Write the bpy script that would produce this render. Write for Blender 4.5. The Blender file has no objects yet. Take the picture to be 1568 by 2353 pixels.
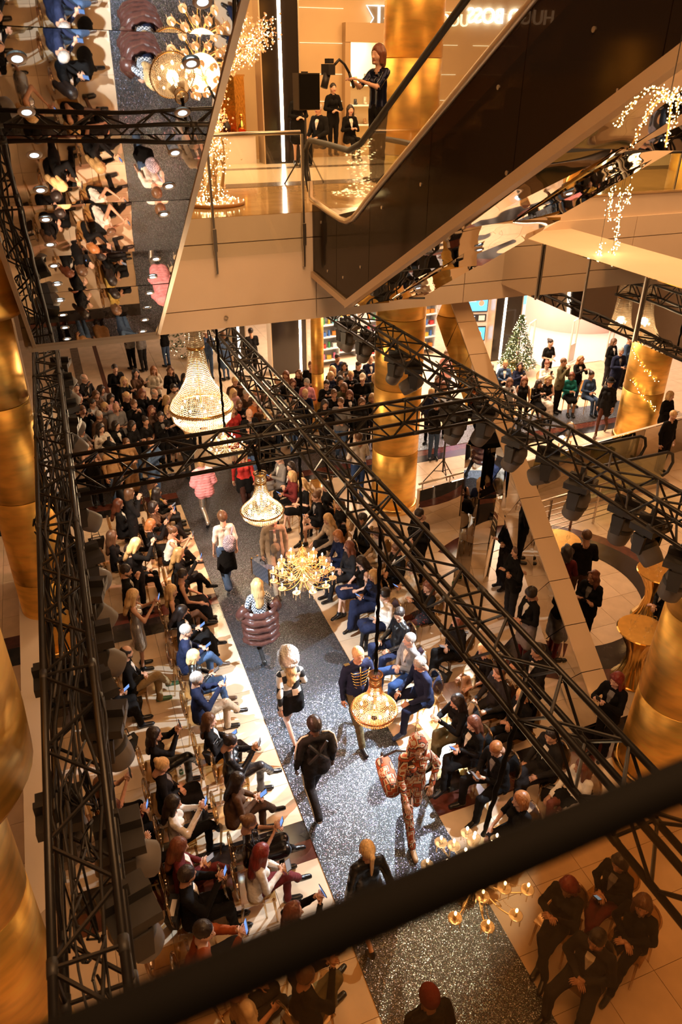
import bpy, bmesh, math, random
import numpy as np
from mathutils import Matrix, Vector
random.seed(7)
S = bpy.context.scene
COL = S.collection
PI = math.pi
# ------------------------------------------------------------------ camera
HC = 9.0
FPX = 1700.0
_y, _p, _r = math.radians(20.97), math.radians(30.61), math.radians(0.2)
FW = np.array([math.sin(_y) * math.cos(_p), math.cos(_y) * math.cos(_p), -math.sin(_p)])
_R = np.array([math.cos(_y), -math.sin(_y), 0.0]); _U = np.cross(_R, FW)
RT = _R * math.cos(_r) + _U * math.sin(_r); UP = -_R * math.sin(_r) + _U * math.cos(_r)
CAMP = np.array([0.0, 0.0, HC])
def ray(x, y): return FW + RT * (x - 784.0) / FPX - UP * (y - 1176.5) / FPX
def at(x, y, z=0.0):                       # where the sight line of a photo pixel meets height z
    d = ray(x, y); p = CAMP + d * (z - HC) / d[2]; return Vector(p)
def aty(x, y, Y):                          # ... meets the vertical plane y = Y
    d = ray(x, y); return Vector(CAMP + d * Y / d[1])
def atx(x, y, X):
    d = ray(x, y); return Vector(CAMP + d * X / d[0])
cam = bpy.data.cameras.new('camera'); camo = bpy.data.objects.new('camera', cam); COL.objects.link(camo)
m = Matrix.Identity(4)
for i in range(3):
    m[i][0] = RT[i]; m[i][1] = UP[i]; m[i][2] = -FW[i]; m[i][3] = CAMP[i]
camo.matrix_world = m
cam.sensor_fit = 'VERTICAL'; cam.sensor_height = 36.0; cam.lens = FPX / 2353.0 * 36.0
cam.clip_start = 0.05; cam.clip_end = 200
cam.dof.use_dof = True; cam.dof.focus_distance = 11.0; cam.dof.aperture_fstop = 2.8
S.camera = camo
S.view_settings.view_transform = 'Standard'; S.view_settings.look = 'None'
S.view_settings.gamma = 1.0; S.view_settings.use_curve_mapping = False
S.view_settings.exposure = 0.6
# ------------------------------------------------------------------ world and large lights
w = bpy.data.worlds.new('world'); S.world = w; w.use_nodes = True
w.node_tree.nodes['Background'].inputs[0].default_value = (1.0, 0.62, 0.34, 1)
w.node_tree.nodes['Background'].inputs[1].default_value = 0.055
try:
    S.cycles.max_bounces = 5; S.cycles.diffuse_bounces = 2; S.cycles.glossy_bounces = 3
    S.cycles.transmission_bounces = 3; S.cycles.transparent_max_bounces = 10; S.cycles.adaptive_threshold = .05; S.cycles.adaptive_min_samples = 16
    S.cycles.sample_clamp_indirect = 4.0; S.cycles.sample_clamp_direct = 0
    S.cycles.caustics_reflective = False; S.cycles.caustics_refractive = False
except Exception: pass
def area(name, loc, size, power, col, rot=(0, 0, 0), sy=None):
    l = bpy.data.lights.new(name, 'AREA'); l.energy = power; l.color = col; l.size = size
    if sy: l.shape = 'RECTANGLE'; l.size_y = sy
    o = bpy.data.objects.new(name, l); o.location = loc; o.rotation_euler = rot; COL.objects.link(o); return o
def spot(name, loc, target, power, col, angle=40, blend=.4, radius=.035):
    l = bpy.data.lights.new(name, 'SPOT'); l.energy = power; l.color = col
    l.spot_size = math.radians(angle); l.spot_blend = blend; l.shadow_soft_size = radius
    o = bpy.data.objects.new(name, l); o.location = loc
    o.rotation_euler = (Vector(target) - Vector(loc)).to_track_quat('-Z', 'Y').to_euler(); COL.objects.link(o); return o
def point(name, loc, power, col, radius=.1):
    l = bpy.data.lights.new(name, 'POINT'); l.energy = power; l.color = col; l.shadow_soft_size = radius
    o = bpy.data.objects.new(name, l); o.location = loc; COL.objects.link(o); return o
WARM = (1.0, .51, .21); COOL = (.78, .90, 1.0); PINK = (1.0, .45, .30)
# mall ceiling lights, far above the hall, plus a tilted fill for the fascia
area('ceiling_light_panel', (3.0, 7.0, 15.0), 9, 560, WARM, sy=10)
area('ceiling_light_panel', (14.0, 12.0, 14.0), 8, 700, WARM, sy=8)
area('ceiling_light_panel', (3.0, 0.5, 14.5), 7, 700, WARM, rot=(math.radians(32), 0, 0), sy=4)  # added unseen fill, tilted forward to brighten the slab fascia
# downlights in the soffit over the far concourse
area('soffit_light_panel', (3.0, 19.0, 5.35), 6, 1350, (1.0, .66, .38), sy=8)
area('soffit_light_panel', (10.0, 23.0, 5.2), 5, 800, (1.0, .70, .45), sy=4)
area('soffit_light_panel', (18.0, 24.0, 5.2), 7, 380, (1.0, .80, .66), sy=7)
area('soffit_light_panel', (13.0, 18.5, 5.2), 4, 480, (1.0, .72, .48), sy=3)
# upper level shop lighting
area('shop_light_panel', (6.0, 18.0, 11.5), 8, 420, (1.0, .60, .26), sy=6)
# show spots on the truss ring
spot('show_spot', (6.3, 9.6, 3.62), (2.7, 6.6, 0), 2300, COOL, 46, .5)
spot('show_spot', (6.2, 7.6, 3.62), (2.4, 8.2, 0), 1800, COOL, 50, .6)
spot('show_spot', (-.3, 8.6, 3.62), (3.0, 9.6, 0), 1200, COOL, 55, .7)
spot('show_spot', (6.2, 5.6, 3.62), (2.9, 5.4, 0), 520, COOL, 44, .5)
spot('show_spot', (-.3, 11.2, 3.62), (2.7, 14.0, 0), 800, (1.0, .80, .62), 60, .7)
spot('show_spot', (6.0, 11.2, 3.62), (1.2, 12.8, 0), 800, PINK, 36, .5)
spot('show_spot', (6.2, 6.6, 3.62), (1.2, 7.2, 0), 520, PINK, 34, .5)
spot('show_spot', (-.3, 6.6, 3.62), (5.0, 7.2, 0), 420, PINK, 34, .5)
# ------------------------------------------------------------------ materials
MATS = {}
def mat(name, col=(.5, .5, .5), rough=.5, metal=0.0, noise=0, nscale=8.0, bump=0.0, emit=None, estr=0, objcol=False,
        stretch=None, spec=None, coat=0.0, sheen=0.0):
    if name in MATS: return MATS[name]
    m = bpy.data.materials.new(name); m.use_nodes = True; nt = m.node_tree; N = nt.nodes; L = nt.links
    b = N['Principled BSDF']
    b.inputs['Base Color'].default_value = (*col, 1); b.inputs['Roughness'].default_value = rough
    b.inputs['Metallic'].default_value = metal
    if spec is not None: b.inputs['Specular IOR Level'].default_value = spec
    if coat: b.inputs['Coat Weight'].default_value = coat
    if sheen: b.inputs['Sheen Weight'].default_value = sheen
    src = None
    if objcol:
        oi = N.new('ShaderNodeObjectInfo'); src = oi.outputs['Color']; L.new(src, b.inputs['Base Color'])
    if noise or bump:
        tc = N.new('ShaderNodeTexCoord'); mp = N.new('ShaderNodeMapping'); L.new(tc.outputs['Object'], mp.inputs[0])
        mp.inputs['Scale'].default_value = stretch or (1, 1, 1)
        nz = N.new('ShaderNodeTexNoise'); nz.inputs['Scale'].default_value = nscale; nz.inputs['Detail'].default_value = 2
        L.new(mp.outputs[0], nz.inputs['Vector'])
        if noise:
            mr = N.new('ShaderNodeMapRange'); mr.inputs[3].default_value = 1 - noise; mr.inputs[4].default_value = 1 + noise
            mr.inputs[1].default_value = .25; mr.inputs[2].default_value = .75
            L.new(nz.outputs[0], mr.inputs[0])
            mx = N.new('ShaderNodeMix'); mx.data_type = 'RGBA'; mx.blend_type = 'MULTIPLY'; mx.inputs[0].default_value = 1
            if src: L.new(src, mx.inputs[6])
            else: mx.inputs[6].default_value = (*col, 1)
            L.new(mr.outputs[0], mx.inputs[7]); L.new(mx.outputs[2], b.inputs['Base Color'])
        if bump:
            bp = N.new('ShaderNodeBump'); bp.inputs['Strength'].default_value = bump; bp.inputs['Distance'].default_value = .02
            L.new(nz.outputs[0], bp.inputs['Height']); L.new(bp.outputs[0], b.inputs['Normal'])
    if emit:
        b.inputs['Emission Color'].default_value = (*emit, 1); b.inputs['Emission Strength'].default_value = estr
    MATS[name] = m; return m
def glassy(name, tint, gloss=.12, rough=.02, edge=.6):
    if name in MATS: return MATS[name]
    m = bpy.data.materials.new(name); m.use_nodes = True; nt = m.node_tree; N = nt.nodes; L = nt.links
    N.remove(N['Principled BSDF']); out = N['Material Output']
    t = N.new('ShaderNodeBsdfTransparent'); t.inputs[0].default_value = (*tint, 1)
    g = N.new('ShaderNodeBsdfGlossy'); g.inputs['Roughness'].default_value = rough; g.inputs[0].default_value = (.9, .9, .9, 1)
    mx = N.new('ShaderNodeMixShader')
    lw = N.new('ShaderNodeLayerWeight'); lw.inputs[0].default_value = .25
    mr = N.new('ShaderNodeMapRange'); mr.inputs[3].default_value = gloss; mr.inputs[4].default_value = min(1, gloss + edge)
    L.new(lw.outputs[0], mr.inputs[0]); L.new(mr.outputs[0], mx.inputs[0])
    L.new(t.outputs[0], mx.inputs[1]); L.new(g.outputs[0], mx.inputs[2]); L.new(mx.outputs[0], out.inputs[0])
    MATS[name] = m; return m
def crystal(name, col, trans=.55):
    if name in MATS: return MATS[name]
    m = bpy.data.materials.new(name); m.use_nodes = True; nt = m.node_tree; N = nt.nodes; L = nt.links
    N.remove(N['Principled BSDF']); out = N['Material Output']
    t = N.new('ShaderNodeBsdfTranslucent'); t.inputs[0].default_value = (*col, 1)
    d = N.new('ShaderNodeBsdfDiffuse'); d.inputs[0].default_value = (*col, 1)
    g = N.new('ShaderNodeBsdfGlossy'); g.inputs['Roughness'].default_value = .12; g.inputs[0].default_value = (1, .95, .88, 1)
    a = N.new('ShaderNodeMixShader'); a.inputs[0].default_value = trans
    b = N.new('ShaderNodeMixShader'); b.inputs[0].default_value = .25
    L.new(d.outputs[0], a.inputs[1]); L.new(t.outputs[0], a.inputs[2])
    L.new(a.outputs[0], b.inputs[1]); L.new(g.outputs[0], b.inputs[2]); L.new(b.outputs[0], out.inputs[0])
    MATS[name] = m; return m
def glow(name, col, s):
    if name in MATS: return MATS[name]
    m = bpy.data.materials.new(name); m.use_nodes = True; nt = m.node_tree; N = nt.nodes
    N.remove(N['Principled BSDF']); e = N.new('ShaderNodeEmission'); e.inputs[0].default_value = (*col, 1); e.inputs[1].default_value = s
    nt.links.new(e.outputs[0], N['Material Output'].inputs[0]); MATS[name] = m
    m.cycles.emission_sampling = 'NONE'; return m
def glitter(name, col):
    m = bpy.data.materials.new(name); m.use_nodes = True; nt = m.node_tree; N = nt.nodes; L = nt.links
    b = N['Principled BSDF']; tc = N.new('ShaderNodeTexCoord')
    v = N.new('ShaderNodeTexVoronoi'); v.inputs['Scale'].default_value = 105; L.new(tc.outputs['Object'], v.inputs['Vector'])
    hs = N.new('ShaderNodeSeparateColor'); L.new(v.outputs['Color'], hs.inputs[0])
    # each flake tilts its own way and has its own tint
    nm = N.new('ShaderNodeVectorMath'); nm.operation = 'SUBTRACT'; L.new(v.outputs['Color'], nm.inputs[0]); nm.inputs[1].default_value = (.5, .5, .5)
    sc = N.new('ShaderNodeVectorMath'); sc.operation = 'MULTIPLY'; sc.inputs[1].default_value = (.9, .9, 0); L.new(nm.outputs[0], sc.inputs[0])
    ad = N.new('ShaderNodeVectorMath'); ad.operation = 'ADD'; ad.inputs[1].default_value = (0, 0, 1); L.new(sc.outputs[0], ad.inputs[0])
    no = N.new('ShaderNodeVectorMath'); no.operation = 'NORMALIZE'; L.new(ad.outputs[0], no.inputs[0])
    g = N.new('ShaderNodeBsdfGlossy'); g.inputs['Roughness'].default_value = .34; L.new(no.outputs[0], g.inputs['Normal'])
    mxc = N.new('ShaderNodeMix'); mxc.data_type = 'RGBA'; mxc.inputs[0].default_value = .35; mxc.inputs[6].default_value = (.80, .92, 1, 1)
    L.new(v.outputs['Color'], mxc.inputs[7]); L.new(mxc.outputs[2], g.inputs[0])
    cmp = N.new('ShaderNodeMath'); cmp.operation = 'GREATER_THAN'; cmp.inputs[1].default_value = .60; L.new(hs.outputs[2], cmp.inputs[0])
    cml = N.new('ShaderNodeMath'); cml.operation = 'MULTIPLY'; cml.inputs[1].default_value = .33; L.new(cmp.outputs[0], cml.inputs[0])
    b.inputs['Base Color'].default_value = (*col, 1); b.inputs['Roughness'].default_value = .45
    mx = N.new('ShaderNodeMixShader'); L.new(cml.outputs[0], mx.inputs[0]); L.new(b.outputs[0], mx.inputs[1]); L.new(g.outputs[0], mx.inputs[2])
    L.new(mx.outputs[0], N['Material Output'].inputs[0]); MATS[name] = m; return m
def wavy_mirror(name, col, amt=.10, sc=1.2, rough=.015):
    m = bpy.data.materials.new(name); m.use_nodes = True; nt = m.node_tree; N = nt.nodes; L = nt.links
    b = N['Principled BSDF']; b.inputs['Base Color'].default_value = (*col, 1); b.inputs['Metallic'].default_value = 1; b.inputs['Roughness'].default_value = rough
    tc = N.new('ShaderNodeTexCoord'); nz = N.new('ShaderNodeTexNoise'); nz.inputs['Scale'].default_value = sc; nz.inputs['Detail'].default_value = 1
    L.new(tc.outputs['Object'], nz.inputs['Vector']); bp = N.new('ShaderNodeBump'); bp.inputs['Strength'].default_value = amt; bp.inputs['Distance'].default_value = .15
    L.new(nz.outputs[0], bp.inputs['Height']); L.new(bp.outputs[0], b.inputs['Normal']); MATS[name] = m; return m
CREAM = mat('cream_stone', (.74, .55, .37), .22, noise=.10, nscale=3.0)
GROUT = mat('grout', (.36, .27, .19), .8)
PAINT = mat('cream_paint', (.84, .68, .52), .5, noise=.03, nscale=2)
WHITEP = mat('white_paint', (.80, .72, .66), .45)
GLIT = glitter('glitter_carpet', (.030, .034, .040))
GLIT2 = glitter('glitter_band', (.03, .026, .024))
MARB = mat('black_marble', (.022, .017, .016), .18, noise=.6, nscale=5)
MAROON = mat('maroon_marble', (.10, .030, .020), .2, noise=.3, nscale=7)
GREYM = mat('grey_marble', (.16, .12, .085), .25, noise=.3, nscale=7)
GOLD = mat('gold_leaf', (.95, .56, .13), .40, .82, noise=.24, nscale=2.4, bump=.10, stretch=(1, 1, 3.2))
GOLDS = mat('gold_satin', (.86, .52, .14), .22, 1.0, noise=.12, nscale=9)
BRASS = mat('brass', (.80, .50, .17), .25, 1.0)
COPPER = mat('copper', (.75, .33, .15), .3, 1.0)
BLK = mat('black_metal', (.017, .014, .012), .35, .35, noise=.2, nscale=12)
BLKP = mat('black_plastic', (.022, .019, .017), .5)
BLKM = mat('black_matt', (.0045, .004, .0035), .8, spec=.1)
GREYP = mat('grey_plastic', (.13, .11, .095), .5)
STEEL = mat('brushed_steel', (.62, .56, .48), .28, 1.0)
MIRR = wavy_mirror('mirror_panel', (.80, .76, .70), .03, .9)
MIRW = wavy_mirror('wavy_mirror_panel', (.66, .58, .48), .10, 1.0)
MIRD = wavy_mirror('dark_mirror_panel', (.42, .38, .33), .05, .8)
EDGE = mat('champagne_trim', (.62, .48, .33), .35, .6)
GLASS = glassy('clear_glass', (.975, .98, .96), .03, edge=.35)
GLASSG = glassy('green_glass', (.84, .86, .70), .06, edge=.4)
def smoke(name):
    m = mat(name, (.030, .017, .009), .10); N = m.node_tree.nodes; L = m.node_tree.links
    t = N.new('ShaderNodeBsdfTransparent'); t.inputs[0].default_value = (.22, .15, .10, 1); x = N.new('ShaderNodeMixShader'); x.inputs[0].default_value = .45
    L.new(N['Principled BSDF'].outputs[0], x.inputs[1]); L.new(t.outputs[0], x.inputs[2]); L.new(x.outputs[0], N['Material Output'].inputs[0]); return m
SMOKE = smoke('smoked_glass'); DKPAN = mat('dark_brown_panel', (.040, .022, .012), .30)
SMOKE2 = glassy('tinted_rail_glass', (.80, .66, .46), .01, edge=.04)
AMBER = glassy('amber_acrylic', (.86, .70, .46), .16, .05)
LEDW = glow('led_strip', (1.0, .80, .58), 14)
LEDB = glow('downlight_lens', (.62, .86, 1.0), 7)
BULB = glow('candle_bulb', (1.0, .74, .42), 26)
FAIRY = glow('fairy_light', (1.0, .72, .30), 12)
CRYS = crystal('crystal_bead', (1.0, .88, .72))
CRYG = crystal('gold_crystal', (1.0, .66, .34))
# ------------------------------------------------------------------ mesh helpers
class MB:
    def __init__(s): s.v = []; s.f = []
    def add(s, vs, fs):
        n = len(s.v); s.v += [tuple(v) for v in vs]; s.f += [tuple(i + n for i in f) for f in fs]; return s
    def box(s, c, d, rot=None):
        x, y, z = d[0] / 2, d[1] / 2, d[2] / 2
        vs = [Vector((a * x, b * y, e * z)) for a in (-1, 1) for b in (-1, 1) for e in (-1, 1)]
        if rot is not None: vs = [rot @ v for v in vs]
        c = Vector(c)
        return s.add([v + c for v in vs], [(0, 1, 3, 2), (4, 6, 7, 5), (0, 4, 5, 1), (2, 3, 7, 6), (0, 2, 6, 4), (1, 5, 7, 3)])
    def hexa(s, p):     # 8 corners: bottom 4 (ccw from above), top 4
        return s.add(p, [(0, 3, 2, 1), (4, 5, 6, 7), (0, 1, 5, 4), (1, 2, 6, 5), (2, 3, 7, 6), (3, 0, 4, 7)])
    def cone(s, a, b, ra, rb, n=10, cap=True):
        a, b = Vector(a), Vector(b); d = (b - a)
        if d.length < 1e-9: return s
        q = d.to_track_quat('Z', 'Y'); vs = []
        for c, r in ((a, ra), (b, rb)):
            for i in range(n):
                t = 2 * PI * i / n; vs.append(c + q @ Vector((r * math.cos(t), r * math.sin(t), 0)))
        fs = [(i, (i + 1) % n, n + (i + 1) % n, n + i) for i in range(n)]
        if cap: fs += [tuple(range(n - 1, -1, -1)), tuple(range(n, 2 * n))]
        return s.add(vs, fs)
    def cyl(s, a, b, r, n=10): return s.cone(a, b, r, r, n)
    def tube(s, pts, r, n=6, cap=True):
        pts = [Vector(p) for p in pts]; vs = []; rr = r if hasattr(r, '__len__') else [r] * len(pts)
        up = None
        for i, p in enumerate(pts):
            d = (pts[min(i + 1, len(pts) - 1)] - pts[max(i - 1, 0)]).normalized()
            if up is None: up = d.orthogonal().normalized()
            up = (up - d * up.dot(d))
            up = up.normalized() if up.length > 1e-6 else d.orthogonal().normalized()
            sd = d.cross(up)
            for k in range(n):
                t = 2 * PI * k / n; vs.append(p + (up * math.cos(t) + sd * math.sin(t)) * rr[i])
        fs = []
        for i in range(len(pts) - 1):
            for k in range(n):
                fs.append((i * n + k, i * n + (k + 1) % n, (i + 1) * n + (k + 1) % n, (i + 1) * n + k))
        if cap: fs += [tuple(range(n - 1, -1, -1)), tuple(range((len(pts) - 1) * n, len(pts) * n))]
        return s.add(vs, fs)
    def lathe(s, prof, n=24, c=(0, 0, 0), a0=0, a1=2 * PI):
        full = abs(a1 - a0 - 2 * PI) < 1e-6; m = n if full else n + 1; vs = []
        for r, z in prof:
            for i in range(m):
                t = a0 + (a1 - a0) * i / n; vs.append((c[0] + r * math.cos(t), c[1] + r * math.sin(t), c[2] + z))
        fs = []
        for j in range(len(prof) - 1):
            for i in range(n):
                k = (i + 1) % m; fs.append((j * m + i, j * m + k, (j + 1) * m + k, (j + 1) * m + i))
        return s.add(vs, fs)
    def octa(s, c, r, rz=None):
        x, y, z = c; rz = rz or r
        return s.add([(x + r, y, z), (x, y + r, z), (x - r, y, z), (x, y - r, z), (x, y, z + rz), (x, y, z - rz)],
                     [(0, 1, 4), (1, 2, 4), (2, 3, 4), (3, 0, 4), (1, 0, 5), (2, 1, 5), (3, 2, 5), (0, 3, 5)])
    def ball(s, c, r, n=10, m=6, sc=(1, 1, 1)):
        pr = [(math.sin(PI * j / m), -math.cos(PI * j / m)) for j in range(m + 1)]; o = len(s.v)
        s.lathe([(max(a, 1e-4) * r, b * r) for a, b in pr], n, (0, 0, 0))
        for i in range(o, len(s.v)):
            v = s.v[i]; s.v[i] = (v[0] * sc[0] + c[0], v[1] * sc[1] + c[1], v[2] * sc[2] + c[2])
        return s
    def prism(s, poly, z0, z1):
        n = len(poly); return s.add([(x, y, z0) for x, y in poly] + [(x, y, z1) for x, y in poly],
            [tuple(range(n - 1, -1, -1)), tuple(range(n, 2 * n))] + [(i, (i + 1) % n, n + (i + 1) % n, n + i) for i in range(n)])
    def mesh(s, name, smooth=False):
        me = bpy.data.meshes.new(name); me.from_pydata(s.v, [], s.f); me.validate(); me.update()
        if smooth:
            me.polygons.foreach_set('use_smooth', [True] * len(me.polygons))
        return me
    def build(s, name, material, parent=None, smooth=False, loc=None):
        return obj(name, s.mesh(name, smooth), material, parent, loc)
def setmat(me, material):
    if material is not None and not me.materials: me.materials.append(material)
def obj(name, me, material=None, parent=None, loc=None, rz=0):
    setmat(me, material)
    o = bpy.data.objects.new(name, me); COL.objects.link(o)
    if parent is not None: o.parent = parent
    if loc is not None: o.location = loc
    if rz: o.rotation_euler = (0, 0, rz)
    return o
def tag(o, label, cat, group=None):
    o['label'] = label; o['category'] = cat
    if group: o['group'] = group
    return o
def struct(o, label=None):
    o['kind'] = 'structure'
    if label: o['label'] = label
    return o
def thing(name, label, cat, loc=(0, 0, 0), rz=0, group=None):
    o = bpy.data.objects.new(name, None); COL.objects.link(o); o.empty_display_size = .1
    o.location = loc; o.rotation_euler = (0, 0, rz); return tag(o, label, cat, group)
def dup(root, loc=None, rot=None, label=None, group=None, parent=None):
    r = root.copy(); COL.objects.link(r)
    if parent is not None: r.parent = parent
    if loc is not None: r.location = loc
    if rot is not None: r.rotation_euler = rot
    if label: r['label'] = label
    if group: r['group'] = group
    for ch in list(root.children):
        dup(ch, parent=r)
    return r
ORD = 'first second third fourth fifth sixth seventh eighth ninth tenth eleventh twelfth thirteenth fourteenth fifteenth sixteenth seventeenth eighteenth nineteenth twentieth'.split()
def ordn(i):
    if i < 20: return ORD[i]
    t = ['twenty', 'thirty', 'forty', 'fifty', 'sixty', 'seventy', 'eighty'][(i + 1) // 10 - 2]
    r = (i + 1) % 10
    return t.replace('y', 'ieth') if r == 0 else t + '-' + ORD[r - 1]
def rotz(a): return Matrix.Rotation(a, 3, 'Z')
# ------------------------------------------------------------------ ground floor
RX0, RX1 = 1.93, 3.73
floor = struct(MB().box((10, 17, -.06), (44, 44, .08)).build('floor', GROUT), 'cream stone tile floor of the hall')
def slab_piece(name, x0, y0, x1, y1, material, z=.0, t=.02, parent=floor):
    return MB().box(((x0 + x1) / 2, (y0 + y1) / 2, z - t / 2), (x1 - x0, y1 - y0, t)).build(name, material, parent)
run = slab_piece('runway_carpet', RX0, 1.0, RX1, 15.9, GLIT, .012, .03); run['label'] = 'dark blue-grey glitter runway carpet'
crs = slab_piece('cross_carpet', -3.0, 16.55, 17.5, 17.6, GLIT2, .010, .03); crs['label'] = 'dark speckled cross band at the far end'
slab_piece('cross_carpet', RX0, 15.9, RX1, 16.55, GLIT, .012, .03)
for (x0, x1) in ((-6, RX0), (RX1, 16.5)):
    slab_piece('marble_band', x0, 6.15, x1, 6.46, MARB); slab_piece('marble_band', x0, 5.85, x1, 6.15, MAROON)
    slab_piece('marble_band', x0, 16.25, x1, 16.55, MAROON); slab_piece('marble_band', x0, 15.9, x1, 16.25, MARB)
slab_piece('marble_band', -6, 11.25, RX0, 11.75, MARB); slab_piece('marble_band', -6, 11.75, RX0, 12.1, MAROON)
for a, b, mm in (((160, 800), (178, 800), GREYM), ((213, 800), (222, 800), MAROON)):
    xa, xb = at(*a).x, at(*b).x
    slab_piece('marble_band', xa, 17.6, xb, 38, mm, .004)
# tiles: zones between the bands
tile_me = {}
zones = [(-3.4, 2.4, RX0, 5.85), (-3.4, 6.46, RX0, 11.25), (-3.4, 12.1, RX0, 15.9),
         (RX1, 2.4, 9.3, 5.85), (RX1, 6.46, 11.5, 15.9)]
big = []; rest = MB(); G = .006
def zone(x0, y0, x1, y1, sx, sy):
    nx = max(1, round((x1 - x0) / sx)); ny = max(1, round((y1 - y0) / sy)); dx = (x1 - x0) / nx; dy = (y1 - y0) / ny
    for i in range(nx):
        for j in range(ny): yield (x0 + (i + .5) * dx, y0 + (j + .5) * dy, dx - G, dy - G)
def on_photo(x, y, z=0):
    v = np.array([x, y, z]) - CAMP; d = v @ FW
    if d < .1: return None
    return 784 + FPX * (v @ RT) / d, 1176.5 - FPX * (v @ UP) / d, d
for zx in zones:
    for t in zone(*zx, .66, .66):
        q = on_photo(t[0], t[1])
        if q and -40 < q[0] < 1610 and 500 < q[1] < 2420: big.append((q[2], t))
        else: rest.box((t[0], t[1], -.011), (t[2], t[3], .022))
big.sort(key=lambda b: b[0])
TV = [mat('stone_tile_%s' % n, c, .24, noise=.09, nscale=4) for n, c in (('a', (.74, .56, .385)), ('b', (.71, .53, .36)), ('c', (.77, .585, .41)))]
for i, (d, t) in enumerate(big):
    if i < 298:
        k = (round(t[2], 4), round(t[3], 4), i % 3)
        if k not in tile_me:
            tile_me[k] = MB().box((0, 0, -.011), (t[2], t[3], .022)).mesh('tile'); setmat(tile_me[k], TV[i % 3])
        obj('tile', tile_me[k], None, floor, (t[0], t[1], 0))
    else: rest.box((t[0], t[1], -.011), (t[2], t[3], .022))
for zx in [(-12, -5, -3.4, 17.6), (-12, 17.6, at(160, 800).x, 39), (at(222, 800).x, 17.6, 32, 39), (at(178, 800).x, 17.6, at(213, 800).x, 39), (11.5, 2, 32, 15.9), (17.5, 15.9, 32, 17.6), (9.3, -5, 32, 2), (-3.4, -5, 9.3, 2.4), (9.3, 2.4, 11.5, 5.85)]:
    for t in zone(*zx, .9, .9): rest.box((t[0], t[1], -.011), (t[2], t[3], .022))
fr = rest.build('tile_field', CREAM, floor); fr['kind'] = 'stuff'
# round dark marble ring by the cocktail tables
def ring(name, c, r0, r1, a0, a1, z, material, n=40):
    mb = MB(); vs = []
    for i in range(n + 1):
        t = a0 + (a1 - a0) * i / n
        for r in (r0, r1): vs += [(c[0] + r * math.cos(t), c[1] + r * math.sin(t), z), (c[0] + r * math.cos(t), c[1] + r * math.sin(t), z - .02)]
    fs = []
    for i in range(n):
        a = 4 * i; b = a + 4
        fs += [(a, a + 2, b + 2, b), (a + 1, b + 1, b + 3, a + 3), (a, b, b + 1, a + 1), (a + 2, a + 3, b + 3, b + 2)]
    return mb.add(vs, fs).build(name, material, floor)
ring('marble_ring', (8.35, 9.75), 1.72, 2.32, -2.6, 2.2, .010, MARB); ring('marble_ring', (8.35, 9.75), 2.32, 2.60, -2.6, 2.2, .008, MAROON)
# ------------------------------------------------------------------ columns
def column(label, x, y, r0, r1, z1, material=GOLD, sleeve=None, base=True, z0=0.0):
    c = thing('gold_column', label, 'column', (x, y, z0))
    n = 7; prof = []
    segs = max(2, int((z1 - z0) / 1.45)); dz = (z1 - z0) / segs
    for k in range(segs):         # foil-clad drums with a fine joint between them
        za, zb = k * dz, (k + 1) * dz - .008
        ra = r0 + (r1 - r0) * za / (z1 - z0); rb = r0 + (r1 - r0) * zb / (z1 - z0)
        MB().lathe([(ra - .012, za), (ra, za + .006), (rb, zb - .006), (rb - .012, zb)], 40).build('drum', material, c, True)
    if base: MB().lathe([(r0 + .05, 0), (r0 + .05, .12), (r0 + .02, .15), (r0, .15)], 40).build('base_ring', BRASS, c, True)
    if sleeve:
        rs, za, zb = sleeve
        MB().lathe([(r0, za - z0), (rs - .05, za - z0 + .01), (rs, za - z0 + .10), (rs + .02, za - z0 + .5), (rs, zb - z0)], 40).build('sleeve', material, c, True)
    return c
column('gold-leaf column in the middle, beside the back rows', 6.75, 14.1, .53, .53, 10.8)
column('slim gold pole beyond the long truss crossing', 6.54, 18.95, .175, .175, 5.2)
column('gold column wound with fairy lights on the right', 14.85, 15.2, .55, .55, 10.5)
column('tall gold column behind the left truss', -1.10, 11.6, .44, .44, 9.5, sleeve=(.66, 6.05, 8.2))
column('gold column at lower left with wide sleeve', -1.66, 4.6, .52, .52, 10.5, sleeve=(.86, 4.35, 6.6))
column('gold flared column at the lower right edge', 7.22, 5.45, .60, .34, 9.0)
# ------------------------------------------------------------------ upper slab with fascia
YF = 12.3; ZS0, ZS1 = 5.27, 7.05
def fas(x): return YF + (x + .6) * .012      # the front runs very slightly off square
slabo = struct(MB().hexa([(-.6, fas(-.6) + .02, ZS0 + .03), (20, fas(20) + .02, ZS0 + .03), (20, 26, ZS0 + .03), (-.6, 26, ZS0 + .03),
                          (-.6, fas(-.6) + .02, ZS1 - .03), (20, fas(20) + .02, ZS1 - .03), (20, 26, ZS1 - .03), (-.6, 26, ZS1 - .03)]).build('ceiling', PAINT), 'upper storey slab over the concourse')
def fpanel(x0, x1, z0, z1, name='fascia_panel', material=PAINT, lean=0.0, g=.008):
    return MB().hexa([(x0 + g, fas(x0) - .03 + lean, z0 + g), (x1 - g, fas(x1) - .03 + lean, z0 + g), (x1 - g, fas(x1) + .02, z0 + g), (x0 + g, fas(x0) + .02, z0 + g),
                      (x0 + g, fas(x0) - .03, z1 - g), (x1 - g, fas(x1) - .03, z1 - g), (x1 - g, fas(x1) + .02, z1 - g), (x0 + g, fas(x0) + .02, z1 - g)]).build(name, material, slabo)
for x0, x1 in ((-.6, 1.3), (1.3, 4.25), (4.25, 7.2), (7.2, 11.0), (11.0, 15.0), (15, 20)):
    zt = ZS1 if x1 < 8 else 6.62
    fpanel(x0, x1, zt - .40, zt); fpanel(x0, x1, 5.62, zt - .40); fpanel(x0, x1, ZS0, 5.62)
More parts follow.
